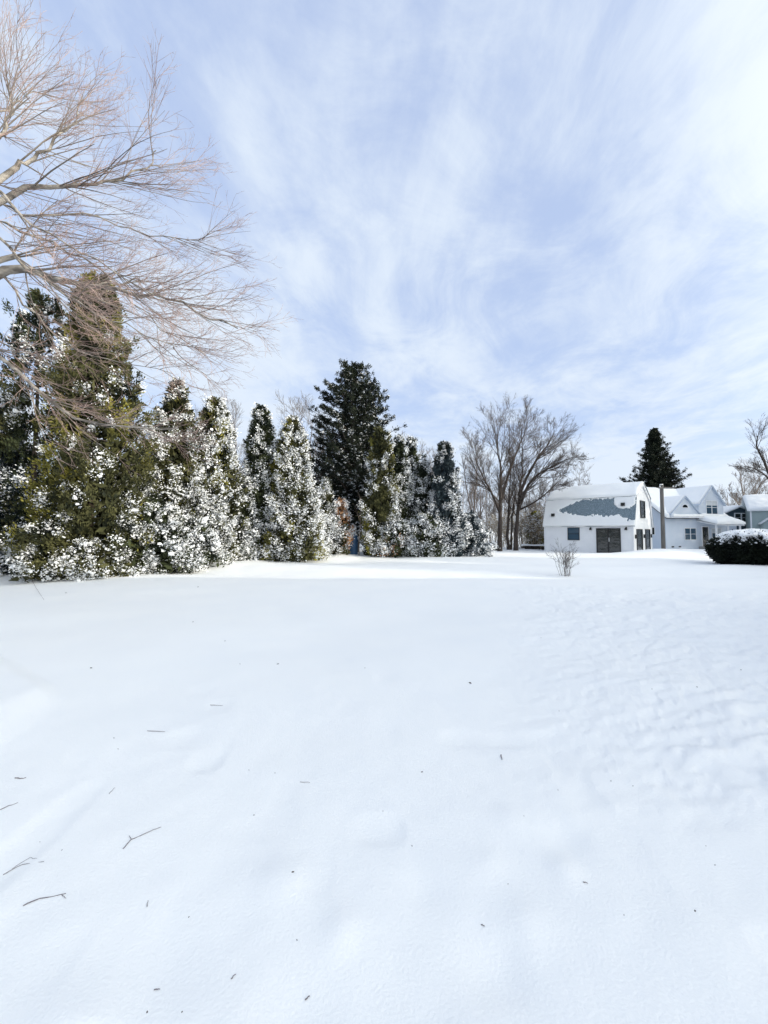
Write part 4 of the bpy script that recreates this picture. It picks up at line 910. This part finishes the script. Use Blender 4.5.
# ------------------------------------------------------------------ fallen twigs and bits lying on the snow
def twig_px(pts, r, label, branch=None, group='fallen twigs on the snow'):
    P = [ground(a, b) for a, b in pts]; o0 = P[0]
    rng = random.Random(int(pts[0][0]*7+pts[0][1]))
    o = None; B = []
    def path(Q, r0, r1):
        Q = [np.array(q-o0) for q in Q]; n = 4*(len(Q)-1)+1; t = np.linspace(0,len(Q)-1,n); k = np.minimum(t.astype(int), len(Q)-2); fr = (t-k)[:,None]
        A = np.array([Q[i] for i in k])*(1-fr)+np.array([Q[i+1] for i in k])*fr
        A[:,2] += r0*.25+.003*np.abs(np.sin(t*2.1)); A[1:-1,:2] += np.array([[rng.uniform(-1,1)*.002 for _ in range(2)] for _ in range(n-2)])
        return A[None], np.linspace(r0, r1, n)[None]
    r *= .8; a = path(P, r, r*.5); B.append((a[0], a[1], 5))
    for br in (branch or []):
        b = path([ground(x, y) for x, y in br], r*.65, r*.35); B.append((b[0], b[1], 4))
    V, f = tubes(B); o = arr_mesh('fallen_twig', V, [f], M['twig_fallen'], None, smooth=True); o.location = o0
    return tag(o, label, 'twig', group)
twig_px([(123,849),(131,840),(145,834),(161,827)], .0030, 'longest bare twig lying on open snow, sloping up to the right', [[(131,840),(129,836)]])
twig_px([(23,906),(40,899),(66,894)], .0030, 'dark twig lying level near the lower left corner', [[(62,895),(66,899)]])
twig_px([(3,875),(22,865),(44,862)], .0022, 'forked twig at the left, lower of the two forked ones', [[(12,869),(30,858),(37,859)]])
twig_px([(0,810),(9,806),(18,803)], .0030, 'short twig touching the left edge of the photo')
twig_px([(15,778),(20,779),(26,778)], .0045, 'small dark stub of twig near the left edge')
twig_px([(147,731),(165,732)], .0035, 'thin straight bluish twig lying level')
twig_px([(210,705),(223,706)], .0030, 'thin level twig farther out on the snow')
twig_px([(501,755),(502,760)], .0055, 'short upright-looking dark twig right of centre')
twig_px([(583,882),(588,884)], .0030, 'tiny curved twig in the lower right')
twig_px([(231,979),(236,975)], .0026, 'tiny twig low in the picture left of centre')
twig_px([(305,1000),(310,997)], .0028, 'tiny dark twig near the bottom edge')
twig_px([(154,990),(160,990)], .0024, 'tiny level twig near the bottom edge at left')
twig_px([(481,925),(485,927)], .0026, 'tiny level twig below the middle right')
twig_px([(109,794),(115,788)], .0022, 'faint thin twig above the longest bare twig')
twig_px([(300,782),(310,783)], .0022, 'faint level twig in the middle of the snow')
twig_px([(147,907),(148,901)], .0022, 'short upright-looking twig to the right of the lower-left twigs')
twig_px([(30,562),(31,578),(36,588),(44,600)], .006, 'long thin stem bending down onto the snow before the left shrubs')
rb = random.Random(12)
bits = [(193,622,.03),(278,664,.03),(470,683,.035),(91,668,.03),(114,738,.012),(118,749,.010),(249,770,.008),(275,773,.009),(254,815,.008),(293,872,.012),(422,772,.014),(412,846,.008),(695,911,.010),(624,915,.005),(715,865,.007),
        (541,638,.02),(641,590,.05),(652,689,.012),(741,670,.02),(697,687,.015),(558,790,.007),(633,786,.009),(524,816,.007),(189,917,.005),(147,1012,.008),(182,1012,.005),(198,587,.05),(66,593,.05),(611,781,.008),(706,846,.006),(559,711,.01),(508,884,.005),(297,940,.005),(40,842,.006),(62,850,.006),(225,641,.02),(240,664,.015),(383,811,.005),(365,668,.015)]
for i, (a, b, s) in enumerate(bits):
    q = ground(a, b); s = max(s*.55, .0032)
    V, f = blobs(np.array([[0,0,s*.1]]), np.array([[s*1.1, s*.6, s*.4]]), np.random.default_rng(900+i), .35)
    o = arr_mesh('bark_scrap', V, [f], M['leaf_brown']); o.location = q
    tag(o, 'tiny dark scrap of bark or leaf lying on the snow', 'debris', 'dark scraps scattered on the snow')
